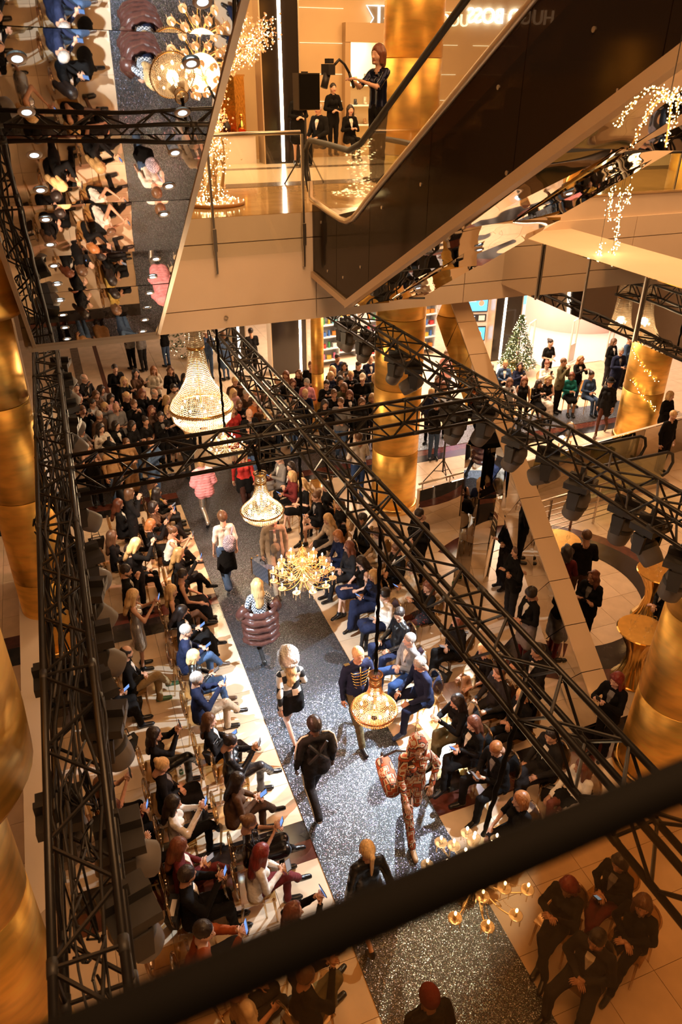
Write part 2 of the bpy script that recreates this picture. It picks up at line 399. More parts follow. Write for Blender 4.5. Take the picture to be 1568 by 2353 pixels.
MB().lathe([(.03, 0), (.034, .006), (.034, .03)], 16).build('anchor_plate', STEEL, slabo, True, (2.62, fas(2.62) - .035, 5.46)).rotation_euler = (PI / 2, 0, 0)
ufl = struct(MB().hexa([(-.6, fas(-.6) - .02, ZS1 - .03), (20, fas(20) - .02, ZS1 - .03), (20, 26, ZS1 - .03), (-.6, 26, ZS1 - .03),
                        (-.6, fas(-.6) - .02, ZS1), (20, fas(20) - .02, ZS1), (20, 26, ZS1), (-.6, 26, ZS1)]).build('floor_upper', mat('polished_stone', (.50, .33, .16), .10, noise=.15, nscale=3)), 'polished amber floor of the upper level')
for y0, y1, mm in ((15.6, 16.2, GREYM), (16.2, 18.6, mat('pale_tile', (.80, .66, .48), .2)), (18.6, 19.0, GREYM), (19.0, 21, mat('pale_tile', (.8, .66, .48), .2))):
    MB().box((9.7, (y0 + y1) / 2, ZS1 + .003), (20, y1 - y0, .006)).build('floor_band', mm, ufl)
# glass balustrade on the slab edge
bal = thing('glass_balustrade', 'clear glass balustrade with steel handrail on the upper slab edge', 'balustrade', (0, 0, 0))
xs = [1.42, 2.52, 4.02]
for a, b in zip(xs, xs[1:]):
    MB().box(((a + b) / 2, fas(a) - .07, 7.32), (b - a - .03, .018, 1.75)).build('glass_pane', GLASS, bal)
for x in xs[1:]:
    MB().box((x, fas(x) - .10, 7.2), (.035, .05, 2.0)).build('post', STEEL, bal)
    MB().box((x, fas(x) - .12, 6.72), (.06, .05, .34)).build('bracket', STEEL, bal)
MB().cyl((1.4, fas(0) - .03, 8.2), (4.02, fas(4) - .03, 8.22), .032, 12).build('handrail', STEEL, bal, True)
# ------------------------------------------------------------------ escalator with mirrored soffit (upper left)
al = math.radians(31.5)
E0 = Vector((-.42, 12.05, 5.36)); E1 = Vector((1.42, 12.15, 5.33))
dn = Vector((0, -math.cos(al), math.sin(al)))            # up the slope, towards the camera
wv = (E1 - E0); nn = dn.cross(wv).normalized()
if nn.z > 0: nn = -nn
esc = thing('escalator', 'escalator with mirrored underside and downlights at upper left', 'escalator', E0)
ix = Matrix.Translation(-E0)
def loc(p): return p - E0
NP = 9; PL = 1.24
for k in range(NP):
    tilt = (.0, .012, -.008, .014, -.006, .010, -.012, .006, 0)[k]; twist = (.0, .004, -.004, .006, 0, -.005, .004, 0, .003)[k]
    a = E0 + dn * (k * PL + .006); b = E0 + dn * ((k + 1) * PL - .006)
    o1 = nn * (tilt * PL / 2); o2 = -o1
    tw = nn * twist
    c = [a + o1, a + wv + o1 + tw, b + wv + o2 + tw, b + o2]
    up = -nn * .03
    MB().hexa([loc(p) for p in c] + [loc(p + up) for p in c]).build('mirror_panel', MIRR, esc)
a = E0 - nn * .04; b = E0 + dn * (NP * PL) - nn * .04
MB().hexa([loc(p) for p in (a, a + wv, b + wv, b)] + [loc(p - nn * .95) for p in (a, a + wv, b + wv, b)]).build('truss_casing', BLKM, esc)
for s, nm in ((0, 'edge_trim'), (1, 'edge_trim')):
    p = E0 + wv * s; sd = wv.normalized() * (.055 if s else -.055)
    q = [p, p + sd, p + sd + dn * NP * PL, p + dn * NP * PL]
    MB().hexa([loc(v + nn * .012) for v in q] + [loc(v - nn * 1.0) for v in q]).build(nm, EDGE, esc)
MB().hexa([loc(v) for v in (E0 + Vector((-.12, .0, -.07)), E1 + Vector((.06, 0, -.07)), E1 + Vector((.06, .25, -.07)), E0 + Vector((-.12, .25, -.07)),
                            E0 + Vector((-.12, 0, .03)), E1 + Vector((.06, 0, .03)), E1 + Vector((.06, .25, .03)), E0 + Vector((-.12, .25, .03)))]).build('end_cap', PAINT, esc)
dl = None
q0 = nn.to_track_quat('Z', 'Y').to_euler()
for frac in (.25, .87):
    for k in range(2 * NP - 2):
        p = E0 + wv * frac + dn * (.32 + k * PL / 2) + nn * .006
        if frac < .3 and k > 11: continue
        d = MB().lathe([(.034, .0), (.060, .003), (.064, -.004)], 18).build('downlight_ring', WHITEP, esc, True, loc(p)); d.rotation_euler = q0
        MB().lathe([(.0, .001), (.034, .001)], 18).build('lens', LEDB, d)
# ------------------------------------------------------------------ second escalator, smoked flank and mirrored underside
X2 = 4.2; XW = 1.25
es2 = thing('escalator', 'escalator with smoked glass flank and rippled mirror underside at upper right', 'escalator', (X2, 10.7, 5.9))
def l2(p): return (p[0] - X2, p[1] - 10.7, p[2] - 5.9)
sl = .519
def tz(y): return 5.9 + (10.69 - y) * sl            # lower edge height along the incline
poly = [(12.34, 7.2), (12.30, 6.0), (10.69, 5.9), (1.2, tz(1.2)), (1.2, 9.54 + (6.45 - 1.2) * .573), (6.45, 9.54), (10.22, 7.38), (10.6, 7.22), (11.0, 7.16)]
def sheet(poly, x0, x1): 
    n = len(poly); return MB().add([l2((x0, y, z)) for y, z in poly] + [l2((x1, y, z)) for y, z in poly],
        [tuple(range(n)), tuple(range(2 * n - 1, n - 1, -1))] + [(i, n + i, n + (i + 1) % n, (i + 1) % n) for i in range(n)])
cuts = [12.34, 11.2, 9.9, 8.2, 6.5, 4.8, 3.1, 1.2]
def ztop(y): return 7.16 + max(0, (11.0 - y)) * .28 if y > 10.22 else 7.38 + (10.22 - y) * .573
def zbot(y): return 5.9 + (y - 10.69) * .062 if y > 10.69 else tz(y)
for a, b in zip(cuts, cuts[1:]):
    ys = [a - .006] + ([10.69] if b < 10.69 < a else []) + [b + .006]; yt = [b + .006] + ([10.22] if b < 10.22 < a else []) + [a - .006]
    sheet([(y, zbot(y)) for y in ys] + [(y, ztop(y)) for y in yt], 0 + X2, X2 + .02).build('flank_panel', SMOKE, es2)
    if a > 9.9:
        sheet([(y, zbot(y) + .005) for y in ys] + [(y, min(ztop(y) - .05, 7.0)) for y in (b + .006, a - .006) if min(ztop(y) - .05, 7.0) > zbot(y)], X2 + .021, X2 + .04).build('flank_backing', DKPAN, es2)
for y, z in ((11.9, 6.95), (11.6, 6.25), (10.2, 6.6), (9.5, 7.5), (8.4, 7.9), (8.0, 7.4), (6.9, 8.9), (6.6, 8.2), (5.6, 9.3), (10.9, 6.3)):
    MB().cyl(l2((X2 - .008, y, z)), l2((X2 + .002, y, z)), .022, 12).build('panel_button', STEEL, es2)
for pts, rr, nm, mm in (([(12.42, 7.5), (12.36, 7.24), (11.5, 7.16), (11.0, 7.13), (10.75, 7.14), (10.5, 7.22), (10.25, 7.36), (10.0, 7.52), (6.45, 9.56), (1.2, 12.57)], .045, 'skirt_cap', EDGE),):
    MB().tube([l2((X2 - .005, y, z)) for y, z in pts], rr, 8).build(nm, mm, es2, True)
sheet([(10.69, 5.9), (12.30, 6.0), (12.3, 6.1), (10.69, 6.0)], X2 - .05, X2 + .03).build('edge_trim', EDGE, es2)
sheet([(10.69, 5.88), (10.69, 6.0), (1.2, tz(1.2) + .13), (1.2, tz(1.2))], X2 - .06, X2 + .04).build('edge_trim', EDGE, es2)
hr = [(12.45, 7.35), (12.62, 7.6), (12.6, 7.95), (12.4, 8.10), (11.6, 8.10), (10.7, 8.08), (10.26, 8.2), (7.65, 9.62), (1.2, 13.1)]
MB().tube([l2((X2, y, z)) for y, z in hr], .042, 8).build('handrail', BLKP, es2, True)
MB().tube([l2((X2 + XW, y, z)) for y, z in hr], .042, 8).build('handrail', BLKP, es2, True)
sheet([(12.3, 7.26), (11.0, 7.24), (10.3, 7.45), (1.2, 12.6), (1.2, 13.05), (7.65, 9.58), (10.3, 8.14), (12.3, 8.06)], X2, X2 + .012).build('balustrade_glass', GLASS, es2)
sheet([(12.3, 7.26), (11.0, 7.24), (10.3, 7.45), (1.2, 12.6), (1.2, 13.05), (7.65, 9.58), (10.3, 8.14), (12.3, 8.06)], X2 + XW, X2 + XW + .012).build('balustrade_glass', GLASSG, es2)
for k in range(7):         # underside panels, each a little warped against its neighbour
    ya, yb = 12.2 - k * 1.6, 12.2 - (k + 1) * 1.6 + .012
    za, zb = zbot(ya) - .0, zbot(yb)
    t = (.03, -.03, .02, -.035, .03, -.02, .02)[k]
    for j in range(2):
        xa = X2 + .05 + j * XW / 2; xb = X2 + .05 + (j + 1) * XW / 2 - .012
        q = [(xa, ya, za + t * (1 - j)), (xb, ya, za - t * j + .01), (xb, yb, zb - t * .6), (xa, yb, zb + t * j)]
        MB().hexa([l2(p) for p in q] + [l2((p[0], p[1], p[2] + .03)) for p in q]).build('mirror_panel', MIRW, es2)
        if j == 0 and k:
            yc = (ya + yb) / 2; zc = (za + zb) / 2 - .035
            d = MB().lathe([(.03, 0), (.055, -.004), (.058, .012)], 16).build('downlight_ring', WHITEP, es2, True, l2((X2 + .75, yc, zc))); d.rotation_euler = (math.atan(-sl), 0, 0)
            MB().lathe([(0, -.001), (.03, -.001)], 16).build('lens', LEDB, d)
for k in range(22):
    y = 10.4 - k * .40; z = 7.0 + k * .20
    MB().box(l2((X2 + XW / 2, y, z)), (XW - .3, .41, .2)).build('step', GREYP, es2)
MB().box(l2((X2 + XW / 2, 11.45, 7.06)), (XW - .25, 1.7, .05)).build('comb_plate', STEEL, es2)
# ------------------------------------------------------------------ mirrored walkway edge at the right (runs towards the camera)
wk = struct(MB().box((8.75, 6.2, 6.02), (1.4, 12.4, .9)).build('trim_1', PAINT), 'cream walkway edge on the right')
for k in range(10):
    ya = 12.5 - k * 1.30; yb = ya - 1.30 + .02
    t = (.0, .01, -.012, .008, -.01, .012, 0, .01, 0, 0)[k]
    MB().hexa([(8.02 + t, ya, 5.55), (8.02 - t, yb, 5.55), (8.05, yb, 5.55), (8.05, ya, 5.55), (8.02 + t, ya, 6.49), (8.02 - t, yb, 6.49), (8.05, yb, 6.49), (8.05, ya, 6.49)]).build('mirror_panel', MIRR, wk)
    MB().box((8.005, yb - .01, 6.02), (.03, .03, .96)).build('joint_strip', STEEL, wk)
# ------------------------------------------------------------------ low mirrored wall round the stairwell
A0 = Vector((6.83, 12.88, 0)); A1 = Vector((16.2, 14.1, 0)); d = (A1 - A0).normalized(); nrm = Vector((d.y, -d.x, 0))
lw = struct(MB().hexa([A0 + Vector((0, .03, 0)), A1 + Vector((0, .03, 0)), A1 + Vector((0, .14, 0)), A0 + Vector((0, .14, 0)),
                       A0 + Vector((0, .03, .98)), A1 + Vector((0, .03, .98)), A1 + Vector((0, .14, .98)), A0 + Vector((0, .14, .98))]).build('wall_stairwell', PAINT), 'low mirrored parapet round the stairwell')
L = (A1 - A0).length; n = 8
for k in range(n):
    a = A0 + d * (L * k / n); b = A0 + d * (L * (k + 1) / n - .015); t = nrm * (.02 if k % 2 else -.0)
    lean = nrm * (-.10 if k % 2 else -.04)
    MB().hexa([a + t, b + t * .3, b + Vector((0, .03, 0)), a + Vector((0, .03, 0)), a + t * .5 + lean * 0 + Vector((0, 0, 1.0)), b + Vector((0, 0, 1.0)), b + Vector((0, .03, 1.0)), a + Vector((0, .03, 1.0))]).build('mirror_panel', MIRD if k % 3 else MIRR, lw)
MB().cyl(A0 + Vector((0, .08, 1.12)), A0 + d * 2.4 + Vector((0, .08, 1.12)), .025, 10).build('top_rail', STEEL, lw, True)
for k in range(4): 
    p = A0 + d * (.1 + k * .75) + Vector((0, .08, .98)); MB().cyl(p, p + Vector((0, 0, .14)), .015, 8).build('rail_post', STEEL, lw)
# ------------------------------------------------------------------ sloping mirrored beam with cream top, and its faceted mirror pillar
B0 = at(1402, 1652, .45); B1 = at(1048, 668, 5.3); d = (B1 - B0).normalized(); sd = d.cross(Vector((0, 0, 1))).normalized(); up = sd.cross(d).normalized()
bm_ = thing('sloping_beam', 'sloping mirrored beam with cream panelled top right of the runway', 'beam', B0)
L = (B1 - B0).length; n = 11; hw = .19; hh = .80
for k in range(n):
    a = B0 + d * (L * k / n); b = B0 + d * (L * (k + 1) / n - .012); w0 = lambda s, t: sd * s * hw + up * t
    q = lambda p, s0, s1, t0, t1: [p + w0(s0, t0) - B0, p + w0(s1, t0) - B0, p + w0(s1, t1) - B0, p + w0(s0, t1) - B0]
    MB().hexa([a + w0(-1, -.03) - B0, a + w0(1, -.03) - B0, b + w0(1, -.03) - B0, b + w0(-1, -.03) - B0, a + w0(-1, 0) - B0, a + w0(1, 0) - B0, b + w0(1, 0) - B0, b + w0(-1, 0) - B0]).build('top_panel', mat('cream_lacquer', (.72, .52, .33), .12, coat=.5), bm_)
    tw = sd * (.02 if k % 2 else -.01)
    for s in (-1, 1):
        i = sd * (-s * .02)
        c = [a + w0(s, -hh) + tw, b + w0(s, -hh), b + w0(s, -.035), a + w0(s, -.035)]
        MB().hexa([p - B0 for p in c] + [p + i - B0 for p in c]).build('mirror_panel', MIRR, bm_)
MB().hexa([B0 * 0 + w0(-.9, -hh), w0(.9, -hh), w0(.9, -hh) + d * L, w0(-.9, -hh) + d * L, w0(-.9, -.04), w0(.9, -.04), w0(.9, -.04) + d * L, w0(-.9, -.04) + d * L]).build('core', BLKM, bm_)
pil = thing('mirror_pillar', 'faceted mirror pillar under the sloping beam', 'pillar', (6.95, 10.75, 0))
pts = [(-.34, -.02), (-.16, -.30), (.16, -.36), (.44, -.10), (.40, .25), (-.05, .30)]
for i in range(len(pts)):
    (xa, ya), (xb, yb) = pts[i], pts[(i + 1) % len(pts)]
    for k in range(3):
        za, zb = k * 1.05, (k + 1) * 1.05 - .008; f = lambda z: 1 - .10 * math.sin(z * 1.6 + i)
        A = [(xa * f(za), ya * f(za), za), (xb * f(za), yb * f(za), za), (xb * f(zb), yb * f(zb), zb), (xa * f(zb), ya * f(zb), zb)]
        MB().hexa(A + [(x * .95, y * .95, z) for x, y, z in A]).build('mirror_facet', MIRR if (i + k) % 3 else MIRD, pil)
MB().prism([(x * .8, y * .8) for x, y in pts], 0, 3.2).build('core', BLKM, pil)
# left mirrored wall strip behind the left truss
lm = struct(MB().hexa([(-1.55, 5.6, 0), (-1.15, 5.9, 0), (-1.2, 14, 0), (-1.6, 14, 0), (-1.55, 5.6, .9), (-1.15, 5.9, .9), (-1.2, 14, .9), (-1.6, 14, .9)]).build('wall_left', PAINT), 'low cream and mirror parapet at the left edge')
for k in range(6):
    ya = 6.0 + k * 1.3; MB().box((-1.135, ya + .64, .45), (.02, 1.27, .88), rotz((.03, -.03, .02, -.02, .03, 0)[k])).build('mirror_panel', MIRD, lm)
# ------------------------------------------------------------------ lighting trusses
ZT = 4.6; TH = .19
brace_me = MB().cyl((0, 0, -.5), (0, 0, .5), .0145, 6).mesh('brace'); setmat(brace_me, BLK)
def bar_obj(name, me, a, b, parent, base):
    a, b = Vector(a), Vector(b); d = b - a
    o = bpy.data.objects.new(name, me); COL.objects.link(o); o.parent = parent
    o.location = (a + b) / 2 - base; o.rotation_mode = 'QUATERNION'; o.rotation_quaternion = d.to_track_quat('Z', 'Y'); o.scale = (1, 1, d.length)
    return o
def truss(label, a, b, z=ZT, step=.40):
    a, b = Vector((a[0], a[1], z)), Vector((b[0], b[1], z)); d = (b - a).normalized(); sd = d.cross(Vector((0, 0, 1))).normalized(); up = Vector((0, 0, 1))
    t = thing('lighting_truss', label, 'truss', a)
    L = (b - a).length; cs = [sd * TH + up * TH, sd * TH - up * TH, -sd * TH - up * TH, -sd * TH + up * TH]
    for c in cs: MB().cyl(c, c + d * L, .029, 10).build('chord', BLK, t, True)
    n = int(L / step); s = L / n
    for f in range(4):
        p, q = cs[f], cs[(f + 1) % 4]
        for k in range(n):
            u, v = (p, q) if (k + f) % 2 == 0 else (q, p)
            bar_obj('brace', brace_me, a + u + d * (k * s + .02), a + v + d * ((k + 1) * s - .02), t, a)
    for k in range(0, n + 1, 6):       # end frames of the truss sections with their couplers
        for f in range(4):
            bar_obj('frame_bar', brace_me, a + cs[f] + d * (k * s), a + cs[(f + 1) % 4] + d * (k * s), t, a)
            MB().cyl(cs[f] + d * (k * s - .05), cs[f] + d * (k * s + .05), .033, 10).build('coupler', BLKP, t, True)
    return t
TL0, TL1 = (-.34, 14.8), (-.50, 1.4); TM0, TM1 = (2.87, 14.4), (3.17, 1.6); TR0, TR1 = (5.68, 15.3), (6.45, 2.4); TC0, TC1 = (-.22, 8.98), (5.85, 9.25)
truss('black box truss heaped with cables along the left edge', TL0, TL1)
truss('long black truss slanting over the right front row', TM0, TM1)
truss('black truss hung with spotlights on the right', TR0, TR1)
truss('black cross truss spanning above the runway', TC0, TC1, ZT + .005)
def on_line(a, b, y):
    t = (y - a[1]) / (b[1] - a[1]); return a[0] + (b[0] - a[0]) * t
# ------------------------------------------------------------------ moving-head spotlights
def mover_proto():
    t = thing('moving_head_light', 'x', 'spotlight')
    MB().box((0, 0, .005), (.05, .30, .09)).box((0, 0, .10), (.04, .05, .12)).build('clamp', BLKP, t)
    b = MB(); b.add([(x * .17, y * .15, z) for z in (-.03, -.11) for x, y in ((-1, -1), (1, -1), (1, 1), (-1, 1))], [(0, 1, 2, 3), (7, 6, 5, 4), (0, 4, 5, 1), (1, 5, 6, 2), (2, 6, 7, 3), (3, 7, 4, 0)])
    base = b.build('base', BLKP, t); MB().box((0, -.152, -.07), (.14, .006, .05)).build('display', GREYP, base)
    y = MB(); y.box((0, 0, -.135), (.34, .10, .05))
    for s in (-1, 1): y.hexa([(s * .16 - .022, -.055, -.36), (s * .16 + .022, -.055, -.36), (s * .16 + .022, .055, -.36), (s * .16 - .022, .055, -.36), (s * .16 - .022, -.075, -.13), (s * .16 + .022, -.075, -.13), (s * .16 + .022, .075, -.13), (s * .16 - .022, .075, -.13)])
    y.build('yoke', BLKP, t)
    h = MB().lathe([(.001, .19), (.09, .18), (.122, .12), (.13, .0), (.128, -.12), (.115, -.20), (.10, -.215)], 20).build('head', GREYP, t, True, (0, 0, -.34))
    MB().lathe([(.10, -.212), (.085, -.205), (.0, -.20)], 20).build('lens', mat('lens_glass', (.30, .33, .38), .05, .6), h, True)
    MB().lathe([(.131, -.03), (.136, -.02), (.136, .02), (.131, .03)], 20).build('cooling_band', BLKP, h, True)
    return t
mp = mover_proto(); used = [0]
def mover(px, py, zc, tilt, yaw, label, z=None, scale=1.12, line=None):
    p = at(px, py, zc)
    if line:
        p.y = min(line[0][1] - .15, p.y); X = on_line(*line, p.y); p.x = X + max(-.20, min(.20, p.x - X))
    o = mp if not used[0] else dup(mp)
    used[0] = 1; o.location = (p.x, p.y, (z or ZT - .31)); o.rotation_euler = (0, 0, yaw); o.scale = (scale,) * 3
    o['label'] = label; o['group'] = 'moving-head spotlights on the trusses'; o['category'] = 'spotlight'
    for c in o.children:
        if c.name.startswith('head'): c.rotation_euler = (tilt, 0, 0)
    return o
RS = [(760, 742), (828, 776), (872, 800), (922, 850), (985, 872), (1042, 985), (1128, 985), (1185, 1045), (1268, 1080), (1328, 1150), (1432, 1205), (1486, 1250), (1556, 1330)]
for i, (x, y) in enumerate(RS):
    q = at(x, y, 3.95)
    o = mover(x, y, 3.95, (.5, .35, .5, .45, 1.0, .4, .5, .5, 1.1, .3, .15, -.8, .2)[i], (.3, .5, .2, .6, 1.2, .3, .7, .4, .9, .5, .4, .2, .6)[i], '%s black spotlight along the right truss counting from the far end' % ordn(i), line=(TR0, TR1))
LS = [(140, 838), (158, 905), (165, 968), (178, 1010), (232, 1178), (208, 1318), (214, 1400), (240, 1505), (226, 1625), (262, 1700), (298, 1965), (318, 2130)]
for i, (x, y) in enumerate(LS):
    mover(x, y, 3.95, (-.9, -.8, -.9, -.8, -1.0, -.9, -.8, -.95, -.4, -.3, -1.2, -.3)[i], (PI / 2 + (i % 3 - 1) * .25), '%s black spotlight along the left truss counting from the far end' % ordn(i), line=(TL0, TL1))
for i, (x, y, t) in enumerate([(100, 1610, .2), (118, 1925, .3)]):
    mover(x, y, 3.95, t, PI / 2, '%s spotlight on the outer side of the left truss' % ('far', 'near')[i], line=(TL0, TL1))
# ------------------------------------------------------------------ cables on the left truss
rnd = random.Random(3)
def cab(pts, r=.010):
    o = MB().tube(pts, r, 5).build('cable', BLKP, None, True); return tag(o, 'black cable strung along the left truss', 'cable', 'cables strung along the left truss')
def lx(y): return on_line(TL0, TL1, y)
for k in range(27):
    y0 = rnd.uniform(1.6, 9); y1 = min(14.6, y0 + rnd.uniform(3, 7)); n = 26; ph = rnd.uniform(0, 6); ox = rnd.uniform(-.16, .17); oz = rnd.uniform(-.16, .24)
    pts = []
    for i in range(n):
        y = y0 + (y1 - y0) * i / (n - 1); pts.append((lx(y) + ox + .05 * math.sin(y * 2.1 + ph) + .02 * math.sin(y * 5 + k), y, ZT + oz + .05 * math.sin(y * 1.7 + ph * 2) - .03 * abs(math.sin(y * 2.5))))
    cab(pts, rnd.choice((.008, .011, .014)))
for k in range(24):                     # coiled slack and drooping loops
    y0 = rnd.uniform(2.2, 12); cx = lx(y0) + rnd.uniform(-.12, .2); rr = rnd.uniform(.12, .3); pts = []
    for i in range(22):
        t = i / 21 * PI * rnd.choice((1.6, 2.2)); pts.append((cx + .05 * math.sin(t * 2) - .1, y0 + rr * math.cos(t), ZT - .05 + rr * math.sin(t) * .8 + .02 * i / 21))
    cab(pts, .009)
for k in range(5):                      # and a few over the corner of the right truss
    pts = [(5.9 + rnd.uniform(-.15, .2) + .04 * math.sin(i * .9 + k), 9.2 + (i - 8) * .16, ZT + .21 + .05 * math.sin(i * .7 + k * 2)) for i in range(18)]
    o = MB().tube(pts, .009, 5).build('cable', BLKP, None, True); tag(o, 'black cable lying on the right truss corner', 'cable', 'cables on the right truss corner')
# ------------------------------------------------------------------ chandeliers
def bead_string(pts, r):
    mb = MB(); d = 0; last = None
    for a, b in zip(pts, pts[1:]):
        a, b = Vector(a), Vector(b); n = max(1, int((b - a).length / (2.1 * r)))
        for i in range(n): mb.octa(a.lerp(b, i / n), r)
    return mb
def rope(t, z0, z1, r=.022, off=(0, 0)):
    n = max(6, int((z1 - z0) / .06)); q = random.Random(int(z1 * 99))
    pts = [(.006 * math.sin(i * 1.9) + off[0] * i / n, .006 * math.cos(i * 1.3) + off[1] * i / n, z0 + (z1 - z0) * i / n) for i in range(n + 1)]
    MB().tube(pts, [r * (1 + .22 * q.uniform(-1, 1)) for _ in pts], 8).build('hanging_rope', BLKM, t, True)
def basket(label, p, R, top, ns, br, metal, cry, power, tall=1.0, off=(0, 0)):
    t = thing('basket_chandelier', label, 'chandelier', p)
    H = 2.55 * R * tall
    up = [(.30 * R, H), (.22 * R, H * .93), (.26 * R, H * .86), (.24 * R, H * .78), (.30 * R, H * .64), (.42 * R, H * .50), (.64 * R, H * .385), (.88 * R, H * .30), (R, H * .235)]
    dnp = [(R, H * .215), (.93 * R, H * .12), (.74 * R, H * .05), (.45 * R, H * .012), (.10 * R, 0)]
    sa = bead_string([(r, 0, z) for r, z in up], br).mesh('bead_string'); setmat(sa, cry)
    sb = bead_string([(r, 0, z) for r, z in dnp], br).mesh('bead_string'); setmat(sb, cry)
    for i in range(ns):
        obj('bead_string', sa, None, t, None, 2 * PI * i / ns); obj('bead_string', sb, None, t, None, 2 * PI * (i + .5) / ns)
    MB().lathe([(R * 1.0, H * .21), (R * 1.03, H * .212), (R * 1.03, H * .24), (R * .99, H * .242)], 40).build('ring_band', metal, t, True)
    st = MB()
    for i in range(ns): a = 2 * PI * i / ns; st.octa((R * 1.035 * math.cos(a), R * 1.035 * math.sin(a), H * .226), br * 1.2)
    st.build('ring_bead', cry, t)['kind'] = 'stuff'
    MB().lathe([(.29 * R, H * .985), (.33 * R, H), (.33 * R, H * 1.012), (.29 * R, H * 1.015)], 28).build('crown_ring', metal, t, True)
    MB().lathe([(.255 * R, H * .80), (.28 * R, H * .805), (.28 * R, H * .825), (.255 * R, H * .83)], 28).build('neck_ring', metal, t, True)
    MB().cone((0, 0, H * .2), (0, 0, H * 1.05), .012, .012, 8).build('stem', metal, t)
    bm = MB().ball((0, 0, 0), .016 + .012 * R, 8, 5, (1, 1, 1.5)).mesh('bulb', True); setmat(bm, BULB)
    for i in range(8): a = i * PI / 4; obj('bulb', bm, None, t, (.62 * R * math.cos(a), .62 * R * math.sin(a), H * .25))
    for i in range(4): a = i * PI / 2 + .4; obj('bulb', bm, None, t, (.2 * R * math.cos(a), .2 * R * math.sin(a), H * .52))
    rope(t, H * 1.02, top - p[2], off=off)
    point('chandelier_glow', (p[0], p[1], p[2] + H * .22), power, (1, .72, .42), .08 * R / .3); point('chandelier_glow', (p[0], p[1], p[2] + H * .55), power * .5, (1, .72, .42), .04 * R / .3)
    return t
pA = at(468, 985, 2.42)
basket('largest crystal basket chandelier glowing under the white slab', pA, .66, 5.27, 96, .0165, BRASS, CRYS, 240, 1.32)
pB = at(604, 1196, 3.55)
basket('small crystal basket chandelier below the cross truss', pB, .295, ZT, 60, .0098, BRASS, CRYS, 26, off=(0, 9.08 - pB.y))
pD = at(860, 1650, 1.75)
basket('copper basket chandelier hanging over the right runway edge', pD, .295, ZT, 56, .0090, COPPER, CRYG, 15)
def candelabra(label, p, R, top, tiers, metal, cry, power, flame=BULB, off=(0, 0)):
    t = thing('arm_chandelier', label, 'chandelier', p)
    H = R * 1.5
    MB().lathe([(.0, -.02), (.05 * R, 0), (.12 * R, .06 * R), (.05 * R, .16 * R), (.035 * R, .3 * R), (.10 * R, .42 * R), (.05 * R, .55 * R), (.03 * R, .9 * R), (.09 * R, 1.0 * R), (.03 * R, 1.1 * R), (.02 * R, H)], 20).build('stem', metal, t, True)
    cup = MB().lathe([(.012, -.02), (.02, -.012), (.06, .0), (.068, .012), (.06, .012), (.02, .004)], 14).mesh('drip_cup', True); setmat(cup, cry)
    cnd = MB().cyl((0, 0, 0), (0, 0, .062), .0115, 8).mesh('candle', True); setmat(cnd, mat('candle_sleeve', (.9, .75, .5), .5))
    bl = MB().ball((0, 0, .088), .0135, 8, 6, (1, 1, 2.0)).mesh('bulb', True); setmat(bl, flame)
    dr = MB(); 
    for a in range(4):
        for j in range(5): dr.octa((.055 * math.cos(a * PI / 2), .055 * math.sin(a * PI / 2), -.018 - j * .019), .0075, .011)
    drm = dr.mesh('crystal_drop'); setmat(drm, cry)
    for n, rf, z0, turn in tiers:
        r = R * rf - .05; zz = R * z0
        pts = [(.04 * R, 0, zz - .06 * R), (.30 * r, 0, zz - .20 * R), (.62 * r, 0, zz - .22 * R), (.88 * r, 0, zz - .12 * R), (r, 0, zz - .02)]
        sm = []
        for i in range(len(pts) - 1):
            for k in range(4): sm.append(Vector(pts[i]).lerp(Vector(pts[i + 1]), k / 4))
        sm.append(Vector(pts[-1]))
        for _ in range(3): sm = [sm[0]] + [(sm[i - 1] + sm[i] * 2 + sm[i + 1]) / 4 for i in range(1, len(sm) - 1)] + [sm[-1]]
        am = MB().tube(sm, .0085, 6)
        am.tube([(r * .55, 0, zz - .205 * R), (r * .66, 0, zz - .12 * R), (r * .58, 0, zz - .06 * R), (r * .50, 0, zz - .10 * R)], .006, 5)
        am = am.mesh('arm', True); setmat(am, metal)
        st = bead_string([(r, 0, zz), (r * .75, 0, zz - .05 * R), (r * .45, 0, zz + .05 * R), (.06 * R, 0, zz + .32 * R)], .0075).mesh('bead_string'); setmat(st, cry)
        for i in range(n):
            a = 2 * PI * (i + turn) / n
            ar = obj('arm', am, None, t, None, a)
            for nm, me in (('drip_cup', cup), ('candle', cnd), ('bulb', bl), ('crystal_drop', drm)):
                x = obj(nm, me, None, ar, (r, 0, zz))
                if me is drm: x['kind'] = 'stuff'
            obj('bead_string', st, None, t, None, a + PI / n * .3)
    dn = MB()
    for i in range(14):
        a = i * 2 * PI / 14
        for j in range(7): dn.octa((.11 * R * math.cos(a), .11 * R * math.sin(a), .0 - j * .02), .008, .012)
    x = dn.build('drop_fringe', cry, t); x['kind'] = 'stuff'
    rope(t, H, top - p[2], off=off)
    point('chandelier_glow', (p[0], p[1], p[2] + R * .75), power, (1, .66, .34), R * .5)
    return t
TI = ((12, 1.0, .30, 0), (12, .80, .62, .5), (6, .48, .95, .2))
pC = at(697, 1340, 1.72)
candelabra('gold arm chandelier with many candle lamps above the runway', pC, .55, ZT, TI, BRASS, CRYG, 42)
pE = at(1092, 2040, 2.05)
candelabra('clear crystal arm chandelier behind the black foreground rail', pE, .54, ZT, ((10, 1.0, .30, 0), (8, .66, .62, .5), (5, .36, .95, .2)), mat('crystal_arm', (.85, .72, .52), .15, .3), CRYS, 22, off=(on_line(TM0, TM1, pE.y + .1) - pE.x, .1))
pF = at(521, 1042, 2.5)
candelabra('small candle chandelier seen behind the cross truss', pF, .38, 5.28, ((8, 1.0, .35, 0), (6, .6, .7, .5)), mat('crystal_arm', (.85, .72, .52), .15, .3), CRYS, 16)
